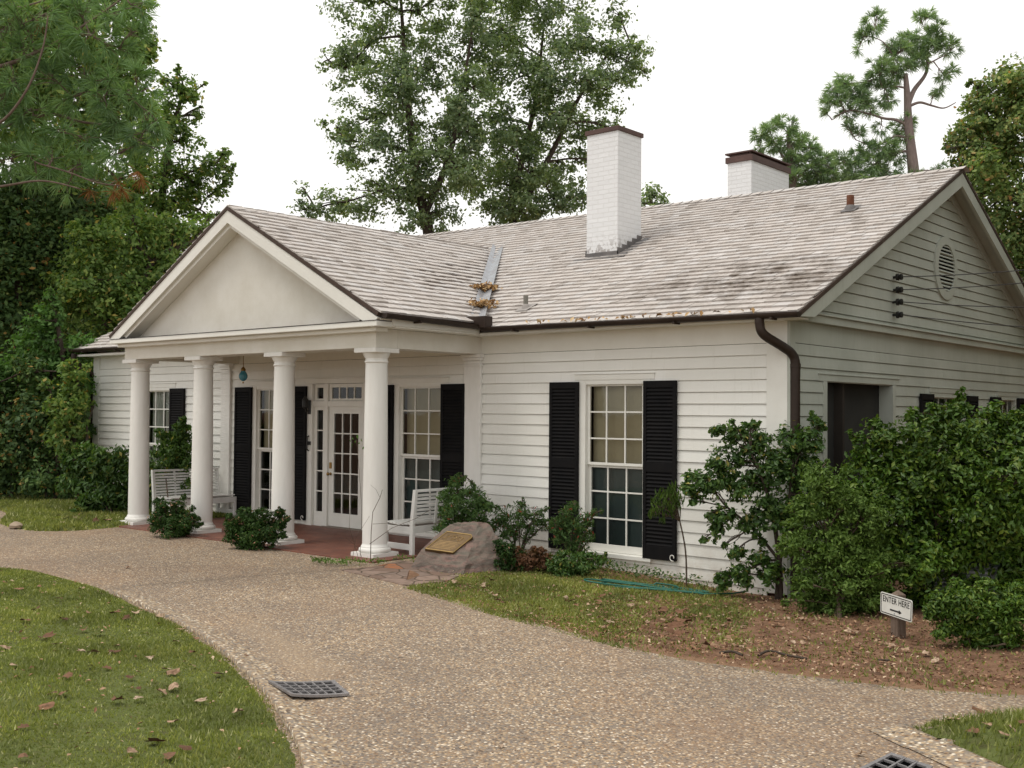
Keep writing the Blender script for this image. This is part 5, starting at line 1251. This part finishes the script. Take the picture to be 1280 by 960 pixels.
# ---- woods at the left
def ftree(label, d, u, L, mat, dens=.42, leaf=.17, lean=None, rare=.03, name='woodland_tree', sub=.36, rad=.15, asp=.55):
    b0 = base_at(u, d); top = min(L, key=lambda q: q[1]); mid = np.mean([(q[0], q[1]) for q in L], 0)
    tr = [([b0 - (0, 0, .2), at(u, (515 + mid[1]) / 2 + 40, d), at((u + mid[0]) / 2, mid[1], d), at(top[0], top[1] + 10, d)], [rad, rad * .8, rad * .55, .04])]
    return plant(name, label, 'tree', px_blobs(L, d), mat, base=b0, dens=dens, leaf=leaf, aspect=asp, sub=sub, trunk=tr, stem_mat=BARK, twig=.018, tname='trunk', cname='crown', ntw=3, group='trees of the woods on the left', rare=rare, sprigs=14, loose=.22)
ftree('tall yellow green woodland tree right behind the near pine', 25., -70, [(170, 40, 26), (150, 75, 36), (178, 90, 22), (120, 40, 45), (90, 90, 50), (160, 125, 36), (60, 30, 50), (30, 90, 50), (110, 150, 44), (55, 160, 46), (0, 40, 60), (0, 150, 50), (165, 175, 34), (185, 140, 16), (140, -20, 40), (40, -40, 70), (190, 70, 10), (176, 10, 16), (100, 200, 40), (-60, 80, 80), (75, 110, 40), (130, 100, 36), (20, 20, 50), (90, 20, 40), (20, 120, 44)], L_FOREST, .40, .135)
ftree('paler woodland tree spreading out to the sky above the pediment', 29., 190, [(228, 108, 20), (240, 118, 16), (212, 130, 26), (245, 145, 12), (205, 165, 32), (235, 175, 18), (262, 208, 24), (280, 222, 14), (240, 222, 26), (215, 205, 28), (272, 240, 16), (225, 250, 30), (190, 230, 34), (250, 262, 18), (190, 270, 34), (288, 212, 7), (170, 200, 26), (150, 240, 30)], L_FOREST, .38, .135)
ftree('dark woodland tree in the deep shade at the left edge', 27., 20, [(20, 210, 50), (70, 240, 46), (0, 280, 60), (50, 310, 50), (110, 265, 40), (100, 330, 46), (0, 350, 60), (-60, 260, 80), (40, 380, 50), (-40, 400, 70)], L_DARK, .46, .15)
ftree('woodland tree with drooping olive foliage behind the left eave', 26., 200, [(160, 300, 40), (215, 300, 34), (245, 290, 22), (130, 350, 44), (180, 350, 40), (100, 390, 34), (150, 395, 40), (205, 345, 30), (240, 330, 26), (110, 300, 30), (180, 400, 40), (90, 350, 34)], L_FOREST, .46, .13)
ftree('slim woodland tree far back between the others', 36., 130, [(140, 250, 40), (60, 270, 60), (200, 290, 40), (20, 330, 60), (100, 330, 60), (170, 350, 60), (40, 420, 70), (140, 430, 60), (-20, 440, 70), (240, 330, 40), (240, 400, 50), (80, 210, 40)], L_DARK, .40, .19)
ftree('bright green young tree in front of the dark woods', 23.5, 85, [(62, 395, 20), (52, 425, 28), (105, 432, 20), (85, 452, 30), (28, 452, 32), (125, 440, 10), (60, 470, 36), (100, 480, 30), (15, 480, 34), (68, 378, 9)], L_BRIGHT, .44, .11, sub=.3, rad=.1, name='young_tree')
# hedge of tall shrubs under the woods
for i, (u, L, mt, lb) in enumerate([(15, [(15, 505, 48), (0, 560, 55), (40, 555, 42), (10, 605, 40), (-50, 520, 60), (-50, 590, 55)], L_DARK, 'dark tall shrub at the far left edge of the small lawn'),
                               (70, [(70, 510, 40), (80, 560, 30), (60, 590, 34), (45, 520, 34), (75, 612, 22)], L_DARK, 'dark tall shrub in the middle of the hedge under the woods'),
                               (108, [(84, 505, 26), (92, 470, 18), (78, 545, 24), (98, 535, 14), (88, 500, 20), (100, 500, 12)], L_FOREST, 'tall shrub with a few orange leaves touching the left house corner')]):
    d = 23.2 - .4 * i; b0 = base_at(u, d)
    plant('tall_shrub', lb, 'shrub', px_blobs(L, d), mt, base=b0, dens=.55, leaf=.12, sub=.34, group='hedge under the woods', trunk=[([b0 - (0, 0, .1), b0 + (.1, 0, .8), at(u, 530, d)], [.05, .04, .02]), ([b0 - (.3, 0, .1), b0 + (-.4, 0, 1.), at(u - 15, 545, d)], [.05, .04, .02])], stem_mat=BARK, twig=.014, rare=.06, sprigs=10, loose=.2)
# far woods: one mass
bl = []
for i in range(46):
    u = rng.uniform(-420, 170); d = rng.uniform(42, 60); v = rng.uniform(300, 520); bl.append((at(u, v, d), rng.uniform(70, 110) / FPX * d, 62, 1.))
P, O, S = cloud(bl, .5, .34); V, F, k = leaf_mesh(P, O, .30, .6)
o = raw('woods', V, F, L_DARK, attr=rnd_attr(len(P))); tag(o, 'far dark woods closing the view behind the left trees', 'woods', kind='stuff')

bl = []
for i in range(60):
    c = np.array([rng.uniform(3, 42), rng.uniform(24, 44), rng.uniform(.5, 9)]); bl.append((c, rng.uniform(2, 3.2), 50, 1.))
P, O, S = cloud(bl, .5, .34); V, F, k = leaf_mesh(P, O, .32, .6)
o = raw('woods', V, F, L_DARK, attr=rnd_attr(len(P))); tag(o, 'far woods behind and right of the house', 'woods', kind='stuff')

# ---- shrubs along the house
def shrub(label, u0, v0, L, mat, leaf, dens=.5, d=None, name='shrub', asp=.5, two=True, sub=.34, group=None, ns=3, twig=.006, droop=0., base=None, rare=.03, r0=.014, wild=.8, ntw=5, hollow=.42, rim=.5, spread=.6, sprigs=14, loose=.14):
    b0 = gp(u0, v0) if base is None else np.asarray(base, float); dd = depth(b0) if d is None else d
    bl = px_blobs(L, dd); tr = []
    for i in range(ns):
        t = bl[int(rng.integers(0, len(bl)))][0]; s = b0 + np.array([rng.normal(0, .05), rng.normal(0, .05), -.05]); tr.append(([s, s + (t - s) * .4 + np.array([0, 0, .12 * np.linalg.norm(t - s)]), t], [r0, r0 * .75, twig]))
    return plant(name, label, 'shrub', bl, mat, base=b0, dens=dens, leaf=leaf, aspect=asp, two=two, sub=sub, group=group, trunk=tr, twig=twig, droop=droop, rare=rare, seg=6, wild=wild, ntw=ntw, hollow=hollow, spread=spread, sprigs=sprigs, loose=loose)
shrub('small round bush in front of the second column from the left', 216, 671, [(215, 645, 20), (202, 655, 16), (230, 652, 17), (212, 660, 18), (228, 662, 14), (196, 645, 10), (222, 634, 11), (238, 648, 9), (205, 634, 9)], L_BOX, .045, 2.2, name='round_bush', asp=.45, group='round bushes before the columns', sub=.26, twig=.004, sprigs=30, loose=.08)
shrub('wider round bush with upright shoots in front of the third column', 320, 686, [(316, 660, 22), (298, 664, 16), (335, 662, 18), (318, 674, 20), (300, 674, 14), (338, 672, 14), (310, 645, 13), (330, 646, 11), (348, 655, 10), (352, 643, 7), (290, 655, 9), (347, 640, 5), (356, 651, 5), (360, 648, 4)], L_BOX, .048, 2.2, name='round_bush', asp=.4, group='round bushes before the columns', sub=.26, twig=.004, sprigs=34, loose=.08)
shrub('feathery nandina with a reddish top standing behind the boulder', 578, 692, [(578, 615, 18), (560, 622, 14), (596, 622, 15), (570, 636, 18), (592, 640, 18), (580, 655, 20), (555, 640, 10), (608, 632, 10), (572, 603, 8), (605, 650, 10), (560, 660, 14), (600, 665, 14)], L_NAN, .07, .7, d=14.6, base=wp(578, 692, -.95) * [1, 1, 0] + [0, 0, 0], asp=.24, name='nandina_shrub', droop=.5, ns=6, rare=.012)
shrub('airy nandina between the boulder and the left shutter', 645, 694, [(628, 645, 15), (648, 640, 14), (668, 645, 13), (640, 656, 16), (662, 658, 14), (620, 658, 10), (682, 655, 9), (640, 670, 10, 0, .5), (660, 672, 10, 0, .5), (652, 630, 6)], L_NAN, .062, .62, base=wp(645, 694, -.55) * [1, 1, 0] + [0, 0, -.04], asp=.24, name='nandina_shrub', droop=.5, ns=6)
shrub('nandina clump covering the foot of the left shutter', 714, 690, [(712, 645, 17), (700, 655, 14), (728, 652, 14), (714, 665, 18), (730, 668, 12), (698, 672, 12), (744, 640, 6, 0, .5), (715, 634, 8), (722, 680, 16), (740, 672, 6, 0, .6)], L_NAN, .062, .72, base=wp(714, 700, -.55) * [1, 1, 0] + [0, 0, -.07], asp=.24, name='nandina_shrub', droop=.5, ns=6)
shrub('low shrub with browning red leaves at the foot of the wall', 655, 716, [(645, 700, 13), (662, 700, 14), (678, 702, 12), (655, 709, 12), (670, 692, 9)], L_RED, .055, 1.5, name='low_shrub', asp=.45)
shrub('low green shrub in front of the left shutter', 705, 720, [(690, 705, 14), (708, 702, 16), (726, 705, 14), (740, 698, 10), (700, 713, 13), (720, 713, 12), (752, 700, 8)], L_CAM, .05, 1.4, name='low_shrub', asp=.45)
shrub('low green shrub against the right side of the boulder', 636, 716, [(632, 690, 12), (640, 702, 14), (628, 706, 12), (648, 690, 10), (625, 680, 9)], L_BOX, .05, 1.4, name='low_shrub', asp=.45)
b0 = gp(858, 737)
plant('weeping_shrub', 'thin stemmed shrub with hanging narrow leaves beside the right shutter', 'shrub', px_blobs([(832, 620, 13), (843, 615, 11), (822, 632, 11), (840, 634, 10), (849, 626, 8), (815, 640, 6), (828, 645, 7)], depth(b0)), L_AZA, base=b0, dens=.12, loose=.6, leaf=.12, aspect=.11, two=True, droop=1.6, trunk=[([b0 - (0, 0, .05), at(857, 690, depth(b0)), at(848, 645, depth(b0)), at(838, 618, depth(b0))], [.011, .010, .008, .005]), ([at(850, 652, depth(b0)), at(843, 640, depth(b0)), at(836, 622, depth(b0))], [.006, .005, .004])], twig=.004, seg=6)
b0 = gp(976, 750); dc = depth(b0)
LC = [(912, 542, 15), (898, 540, 9), (905, 582, 24), (945, 556, 22), (930, 540, 12), (985, 548, 22), (1010, 552, 20), (872, 603, 18), (890, 610, 20), (930, 605, 24), (970, 590, 28), (1000, 585, 26), (905, 645, 17), (945, 650, 20), (985, 640, 28), (1010, 620, 26), (895, 665, 13), (918, 690, 13), (930, 716, 16), (905, 722, 13), (950, 700, 14), (900, 735, 7), (858, 610, 9), (868, 625, 9), (960, 630, 18), (965, 715, 18)]
plant('camellia_shrub', 'open branched glossy leaved camellia at the right front corner of the house', 'shrub', px_blobs(LC, dc), L_CAM, base=b0, dens=.42, leaf=.078, aspect=.5, two=True, sub=.36, trunk=[([b0 - (0, 0, .1), at(974, 700, dc), at(965, 640, dc), at(950, 590, dc - .1), at(935, 560, dc - .1)], [.035, .03, .025, .018, .01]), ([b0 - (.06, 0, .1), at(976, 690, dc), at(985, 640, dc), at(990, 580, dc)], [.03, .026, .02, .01]), ([at(974, 700, dc), at(940, 660, dc), at(905, 630, dc), at(885, 600, dc)], [.02, .016, .012, .008]), ([b0 - (0, .05, .1), at(968, 720, dc), at(945, 712, dc)], [.016, .012, .007])], stem_mat=BARK, twig=.006, ntw=7, sub_=0 if False else .36) if False else None
plant('camellia_shrub', 'open branched glossy leaved camellia at the right front corner of the house', 'shrub', px_blobs(LC, dc), L_CAM, base=b0, dens=.60, sprigs=30, loose=.16, leaf=.068, aspect=.5, two=True, sub=.36, trunk=[([b0 - (0, 0, .1), at(974, 700, dc), at(965, 640, dc), at(950, 590, dc - .1), at(935, 560, dc - .1)], [.035, .03, .025, .018, .01]), ([b0 - (.06, 0, .1), at(976, 690, dc), at(985, 640, dc), at(990, 580, dc)], [.03, .026, .02, .01]), ([at(974, 700, dc), at(940, 660, dc), at(905, 630, dc), at(885, 600, dc)], [.02, .016, .012, .008]), ([b0 - (0, .05, .1), at(968, 720, dc), at(945, 712, dc)], [.016, .012, .007])], stem_mat=BARK, twig=.006, ntw=7)
b0 = gp(1050, 776); da = depth(b0) + .3
plant('azalea_shrub', 'pale leaved bush between the camellia and the big dark bush', 'shrub', px_blobs([(1012, 640, 28), (1035, 605, 28), (1085, 640, 30), (1095, 690, 30), (1090, 735, 28), (1000, 672, 26), (1048, 665, 36), (1030, 700, 34), (1062, 720, 32), (1010, 705, 24), (1045, 745, 26), (1070, 690, 30), (1052, 630, 28), (1020, 590, 16), (1000, 738, 20), (1040, 762, 24), (1075, 758, 24), (1020, 758, 16)], da), L_AZA, base=b0, dens=.72, sprigs=26, loose=.15, leaf=.052, aspect=.42, two=True, sub=.32, trunk=[([b0 - (0, 0, .1), at(1045, 720, da), at(1030, 650, da)], [.03, .022, .01]), ([b0 - (.1, 0, .1), at(1060, 720, da), at(1055, 660, da)], [.03, .022, .01])], twig=.006, ntw=5)
b0 = gp(1180, 772) + np.array([.1, .7, 0]); db = depth(b0)
LB = [(1198, 512, 16), (1200, 496, 7), (1150, 545, 34), (1105, 548, 26), (1185, 535, 28), (1230, 540, 30), (1268, 545, 30), (1085, 580, 30), (1130, 595, 46), (1190, 590, 50), (1250, 595, 50), (1300, 600, 60), (1070, 630, 32), (1115, 660, 48), (1175, 660, 54), (1240, 665, 56), (1300, 680, 60), (1090, 715, 36), (1140, 725, 34), (1200, 735, 34), (1260, 740, 40), (1320, 740, 60), (1350, 620, 70), (1140, 520, 12), (1165, 515, 12), (1245, 515, 14), (1072, 548, 10), (1095, 530, 9), (1275, 520, 14), (1380, 680, 80), (1110, 620, 40), (1160, 620, 44), (1220, 625, 46), (1270, 640, 46), (1100, 690, 40), (1150, 700, 44), (1205, 700, 44), (1250, 705, 44), (1290, 730, 44), (1110, 580, 30), (1155, 580, 34), (1215, 575, 34), (1255, 575, 34), (1110, 755, 24), (1160, 760, 26), (1215, 765, 30)]
plant('large_shrub', 'large dense evergreen bush along the right end of the house', 'shrub', px_blobs(LB, db), L_BIG, base=b0, dens=.48, sprigs=46, loose=.15, leaf=.072, aspect=.48, two=True, sub=.30, trunk=[([b0 - (0, 0, .1), at(1180, 690, db), at(1160, 600, db)], [.05, .04, .015]), ([b0 + (.3, -.1, -.1), at(1230, 700, db), at(1240, 600, db)], [.05, .04, .015]), ([b0 - (.3, .1, .1), at(1140, 700, db), at(1110, 610, db)], [.045, .035, .012]), ([b0 + (.6, .2, -.1), at(1260, 700, db), at(1290, 620, db)], [.05, .04, .015])], stem_mat=BARK, twig=.007, ntw=5)
b0 = gp(1220, 812)
shrub('low spreading bush at the foot of the big bush, right of the sign', 1220, 812, [(1178, 752, 20), (1205, 758, 24), (1240, 765, 28), (1185, 780, 20), (1215, 788, 26), (1250, 795, 26), (1275, 770, 26), (1165, 765, 12), (1195, 735, 12), (1232, 738, 14), (1270, 740, 16), (1225, 806, 14)], L_BIG, .052, .95, name='low_shrub', asp=.42, sub=.32, ns=5)
shrub('broad leafy shrub at the left corner of the house', 140, 648, [(108, 580, 24), (135, 578, 22), (160, 590, 20), (95, 602, 18), (120, 610, 26), (148, 615, 24), (110, 632, 18), (138, 636, 18), (162, 625, 14), (88, 580, 10), (168, 600, 12), (100, 566, 9)], L_CAM, .115, 1.0, d=19.8, name='corner_shrub', asp=.4, droop=.7, twig=.008)
shrub('dark climbing shrub in front of the left window', 215, 650, [(215, 560, 18), (225, 545, 15), (205, 580, 18), (228, 580, 16), (210, 605, 20), (228, 610, 18), (195, 600, 14), (200, 630, 18), (225, 535, 9), (190, 625, 12), (238, 560, 8), (185, 580, 9)], L_CAM, .10, 1.0, d=19.6, base=gp(212, 654) * [1, 1, 0], name='corner_shrub', asp=.35, droop=.8, twig=.008)
# bare sapling and a vine by the right column
b0 = gp(463, 703); d0 = depth(b0); e = empty('bare_sapling', b0, 'thin leafless sapling in front of the right column', 'sapling'); m = MB()
for pts, r_ in (([(463, 704), (464, 665), (466, 640), (475, 622), (478, 612)], .006), ([(450, 704), (437, 660), (436, 600)], .003), ([(462, 680), (490, 660), (520, 648), (543, 634)], .004), ([(466, 655), (485, 654), (505, 658)], .003), ([(440, 703), (445, 672), (462, 645)], .003), ([(475, 622), (470, 612), (463, 606)], .002), ([(455, 704), (448, 685), (432, 672)], .003)):
    m.tube([at(u, v, d0 + rng.uniform(-.04, .04)) for u, v in pts], list(np.linspace(r_, r_ * .5, len(pts))), 5)
m.build('stem', STEM, e, smooth=True, fix=False)
P = np.array([wp(u, v, -2.16) for u, v in ((441, 548), (444, 552), (440, 556), (447, 546), (449, 554), (454, 560), (452, 550), (438, 551))]); V, F, k = leaf_mesh(P, np.tile([0, -1., .3], (len(P), 1)), .06, .5, True)
b0 = np.array([COLX[3] - .24, -2.15, 1.3]); e = empty('climbing_vine', gp(450, 701), 'thin vine with a few leaves climbing beside the right column', 'vine'); [raw('leaf', V[5 * q:5 * q + 5], F[:2], L_BRIGHT, e, rnd_attr(2)) for q in range(len(P))]; m = MB()
m.tube(catmull([wp(450, 700, -2.2), wp(452, 640, -2.17), wp(449, 590, -2.16), wp(446, 550, -2.16)], 5, False), .003, 5); m.build('stem', STEM, e, smooth=True, fix=False)

# ground cover along the wall and round the column foot
def cover(name, label, pts, n, rad, mat, leaf, h):
    P = []
    for (x, y), k, r_ in zip(pts, n, rad):
        a = rng.uniform(0, 6.28, k); q = r_ * np.sqrt(rng.random(k)); X = x + q * np.cos(a); Y = y + q * np.sin(a) * .6; P.append(np.stack([X, Y, gz(X, Y) + .03 + rng.random(k) * h], 1))
    P = np.concatenate(P); V, F, k = leaf_mesh(P, np.tile([0, -.3, 1.], (len(P), 1)), leaf, .55, True); o = raw(name, V, F, mat, attr=np.repeat(rnd_attr(len(P)), k)); tag(o, label, 'ground cover', kind='stuff')
cover('ground_cover', 'low ivy and weeds along the foot of the front wall', [(-2.6 + .24 * i, -.28 - .1 * math.sin(i * 2.)) for i in range(11)], [100 - 10 * i + (6 if i > 9 else 0) for i in range(11)], [.32] * 11, L_CAM, .045, .11)
cover('weeds', 'weeds and dry leaves at the foot of the right column', [tuple(gp(u, v)[:2]) for u, v in ((400, 705), (420, 707), (440, 706), (505, 702), (470, 706))], [90, 110, 90, 50, 60], [.2, .22, .22, .18, .2], L_AZA, .04, .05)

# ================================================================== FALLEN LEAVES, TWIGS
rng = np.random.default_rng(33)
def leaf_variant(i):
    b = bmesh.new(); r2 = np.random.default_rng(100 + i); n = 14; cur = r2.uniform(.5, 1.6) * r2.choice([-1, 1]); tw = r2.normal(0, .3); c = b.verts.new((0, 0, 0)); vs = []
    for k in range(n):
        an = 2 * math.pi * k / n; lob = (1. if k % 2 == 0 else .80) * r2.uniform(.7, 1.1); x = math.cos(an) * lob; y = math.sin(an) * lob * .72
        z = cur * .42 * y * y + .18 * x * x * r2.uniform(-.5, 1) + tw * x * y; vs.append(b.verts.new((x, y, z)))
    for k in range(n): b.faces.new((c, vs[k], vs[(k + 1) % n]))
    zmin = min(v.co.z for v in b.verts)
    for v in b.verts: v.co.z -= zmin
    me = bpy.data.meshes.new('leaf_blade'); b.to_mesh(me); b.free(); me.materials.append(DRYLEAF); return me
LV = [leaf_variant(i) for i in range(9)]
BROWNLEAF = simple('brown_curled_leaf', (.10, .048, .028, 1), (.20, .105, .06, 1), 30, .8, .2)
LVD = [leaf_variant(i) for i in range(20, 26)]
for me in LVD: me.materials[0] = BROWNLEAF
def fallen(pos, size, label, group, kind=None):
    kind = kind or LV; o = bpy.data.objects.new('fallen_leaf', kind[int(rng.integers(0, len(kind)))]); COL.objects.link(o); o.location = pos; o.scale = (size / 2,) * 3
    o.rotation_euler = (rng.normal(0, .22), rng.normal(0, .22), rng.uniform(0, 6.28)); tag(o, label, 'leaf', group)
Z0 = lambda u, v: (u / 2, 620 + v / 2)
LL = [(120, 358), (142, 374), (108, 362), (248, 350), (205, 396), (232, 400), (286, 400), (265, 437), (222, 436), (412, 445), (437, 488), (342, 490), (402, 500), (500, 520), (346, 518), (478, 400), (455, 343), (490, 365), (396, 306), (205, 242), (432, 576), (385, 626), (426, 662), (60, 666), (464, 645), (334, 650), (88, 292), (42, 236), (95, 230), (152, 262), (285, 296), (155, 318), (220, 300), (318, 314), (342, 296), (64, 325), (60, 366), (35, 432), (130, 508), (160, 505), (116, 540), (54, 590), (548, 454), (476, 434), (432, 452), (442, 370), (212, 342), (290, 380), (370, 412), (165, 462), (10, 385), (290, 520), (596, 552), (325, 460)]
for u, v in LL:
    u, v = Z0(u + rng.normal(0, 2), v + rng.normal(0, 2)); q = gp(u, v); D = dist_poly(P_LEFT, np.array([q[0]]), np.array([q[1]]))
    z = float(patch_z(np.array(q[0]), np.array(q[1]), D, .03, .10, .15, 0)[0]); q = CAM + (q - CAM) * (1 - z / CAM[2]); fallen((q[0], q[1], z + .026), rng.uniform(.075, .135), 'dry fallen leaf lying on the rounded lawn at the front left', 'fallen leaves on the rounded lawn')
for u, v in [(u, v) for u, v in zip(rng.uniform(560, 900, 46), rng.uniform(0, 1, 46))]:
    lo = np.interp(u, [520, 620, 800, 900], [730, 728, 752, 758]); hi = np.interp(u, [520, 620, 800, 900], [738, 760, 806, 820]); q = gp(u, lo + (hi - lo) * v); fallen((q[0], q[1], q[2] + .055), rng.uniform(.06, .13), 'dry fallen leaf on the patchy grass strip below the front window', 'fallen leaves on the grass strip')
for u, v in [(845, 792), (838, 780), (850, 800), (826, 788), (858, 785), (812, 796), (842, 803), (866, 778), (828, 770), (835, 797), (853, 775)]:
    q = gp(u, v); fallen((q[0], q[1], q[2] + .05 + rng.uniform(0, .03)), rng.uniform(.12, .2), 'large curled brown leaf in the heap at the edge of the driveway', 'large curled leaves by the driveway edge', LVD)
for u, v in zip(rng.uniform(890, 1170, 60), rng.uniform(0, 1, 60)):
    lo = np.interp(u, [890, 960, 1060, 1170], [755, 762, 790, 812]); hi = np.interp(u, [890, 960, 1060, 1170], [820, 830, 835, 835]); q = gp(u, lo + (hi - lo) * v); fallen((q[0], q[1], q[2] + .042), rng.uniform(.055, .115), 'fallen leaf on the bare reddish soil before the bushes', 'fallen leaves on the bare soil')
for u, v in [(1245, 908), (1222, 903), (1228, 900), (1190, 915), (1215, 930), (1255, 934), (1262, 925), (1235, 921), (1275, 918), (1270, 950)]:
    q = gp(u, v); fallen((q[0], q[1], q[2] + .075), rng.uniform(.06, .11), 'fallen leaf on the small corner lawn at the lower right', 'fallen leaves on the corner lawn')
for u, v in zip(rng.normal(98, 22, 34), rng.normal(652, 3.2, 34)):
    if v < 645 or v > 660: continue
    q = gp(u, v); fallen((q[0], q[1], q[2] + .07), rng.uniform(.10, .17), 'pale fallen leaf in the drift on the small lawn at the left', 'leaf drift on the small left lawn')
for u, v in [(625, 935), (1075, 945), (318, 772), (307, 822), (738, 802), (500, 822), (160, 711), (1199, 825)]:
    q = gp(u, v); fallen((q[0], q[1], q[2] + .012), rng.uniform(.05, .08), 'single dead leaf on the pebble driveway', 'leaves on the driveway')
# fine litter: too many pieces to count
n = 8500; x = rng.uniform(-3.4, 5, n); y = rng.uniform(-4.4, -.3, n); m_ = inside(P_BED, x, y) & (rng.random(n) < np.clip((x + 2.5) / 3.2, .12, 1)); x, y = x[m_], y[m_]
P = np.stack([x, y, gz(x, y) + .042 + rng.random(len(x)) * .012], 1); V, F, k = leaf_mesh(P, np.tile([0, 0, 1.], (len(P), 1)), .038, .5, True, wild=.55); o = raw('leaf_litter', V, F, LITTER, attr=np.repeat(rng.random(len(P)), 2)); tag(o, 'fine leaf litter strewn over the bare soil and thin grass', 'leaf litter', kind='stuff')
n = 900; x = rng.uniform(-9, 1, n); y = rng.uniform(-12, -5.5, n); m_ = inside(P_LEFT, x, y); x, y = x[m_], y[m_]; D = dist_poly(P_LEFT, x, y)
P = np.stack([x, y, patch_z(x, y, D, .03, .10, .15, 0) + .02], 1); V, F, k = leaf_mesh(P, np.tile([0, 0, 1.], (len(P), 1)), .04, .5, True, wild=.5); o = raw('leaf_litter', V, F, LITTER, attr=np.repeat(rng.random(len(P)) * .5 + .5, 2)); tag(o, 'small bits of dry leaf scattered in the rounded lawn', 'leaf litter', kind='stuff')
# leaves gathered in the roof valley and the gutter
P = []
for (u, v, k, r_) in ((607, 372, 260, .10), (606, 391, 260, .11)):
    t = (v - 311) / (403 - 311); q = VE + (VA - VE) * t; P.append(q + np.array([.05, -.03, .155]) + rng.normal(0, 1, (k, 3)) * np.array([r_, r_ * .8, .03]))
x = rng.uniform(-3.8, -.2, 60); P.append(np.stack([x, np.full(60, YE - .05) + rng.normal(0, .02, 60), EAVE(x) + .035 + rng.random(60) * .03], 1))
P = np.concatenate(P); V, F, k = leaf_mesh(P, np.tile([0, -.4, .8], (len(P), 1)), .075, .55, True, wild=1.); o = raw('leaf_litter', V, F, GOLDL, attr=np.repeat(rng.random(len(P)), 2)); tag(o, 'golden leaves caught in the roof valley and the gutter', 'leaf litter', kind='stuff')
for pts, lb in (([(948, 826), (962, 822), (985, 826), (1008, 832)], 'long crooked twig on the soil beside the driveway'), ([(900, 823), (915, 823), (928, 826)], 'short twig on the soil edge'), ([(1098, 832), (1112, 834)], 'stub of dark twig below the sign')):
    m = MB(); m.tube(catmull([gp(u, v) + np.array([0, 0, .045 + .012 * (i % 2)]) for i, (u, v) in enumerate(pts)], 4, False), .011, 6); o = m.build('fallen_twig', BARK, smooth=True); tag(o, lb, 'twig')
q = gp(20, 661); m = MB(); m.lathe([(.03, 0), (.11, .02), (.12, .06), (.08, .10), (.02, .115)], (0, 0, 0), 12); m.v[0] = m.v[0] * [1, .8, 1] + rng.normal(0, .006, m.v[0].shape) + q
o = m.build('edge_stone', simple('pale_field_stone', (.38, .30, .22, 1), (.28, .22, .16, 1), 9, .85, .2, bump=.3), smooth=R(50)); tag(o, 'small pale stone at the edge of the driveway by the left lawn', 'stone')
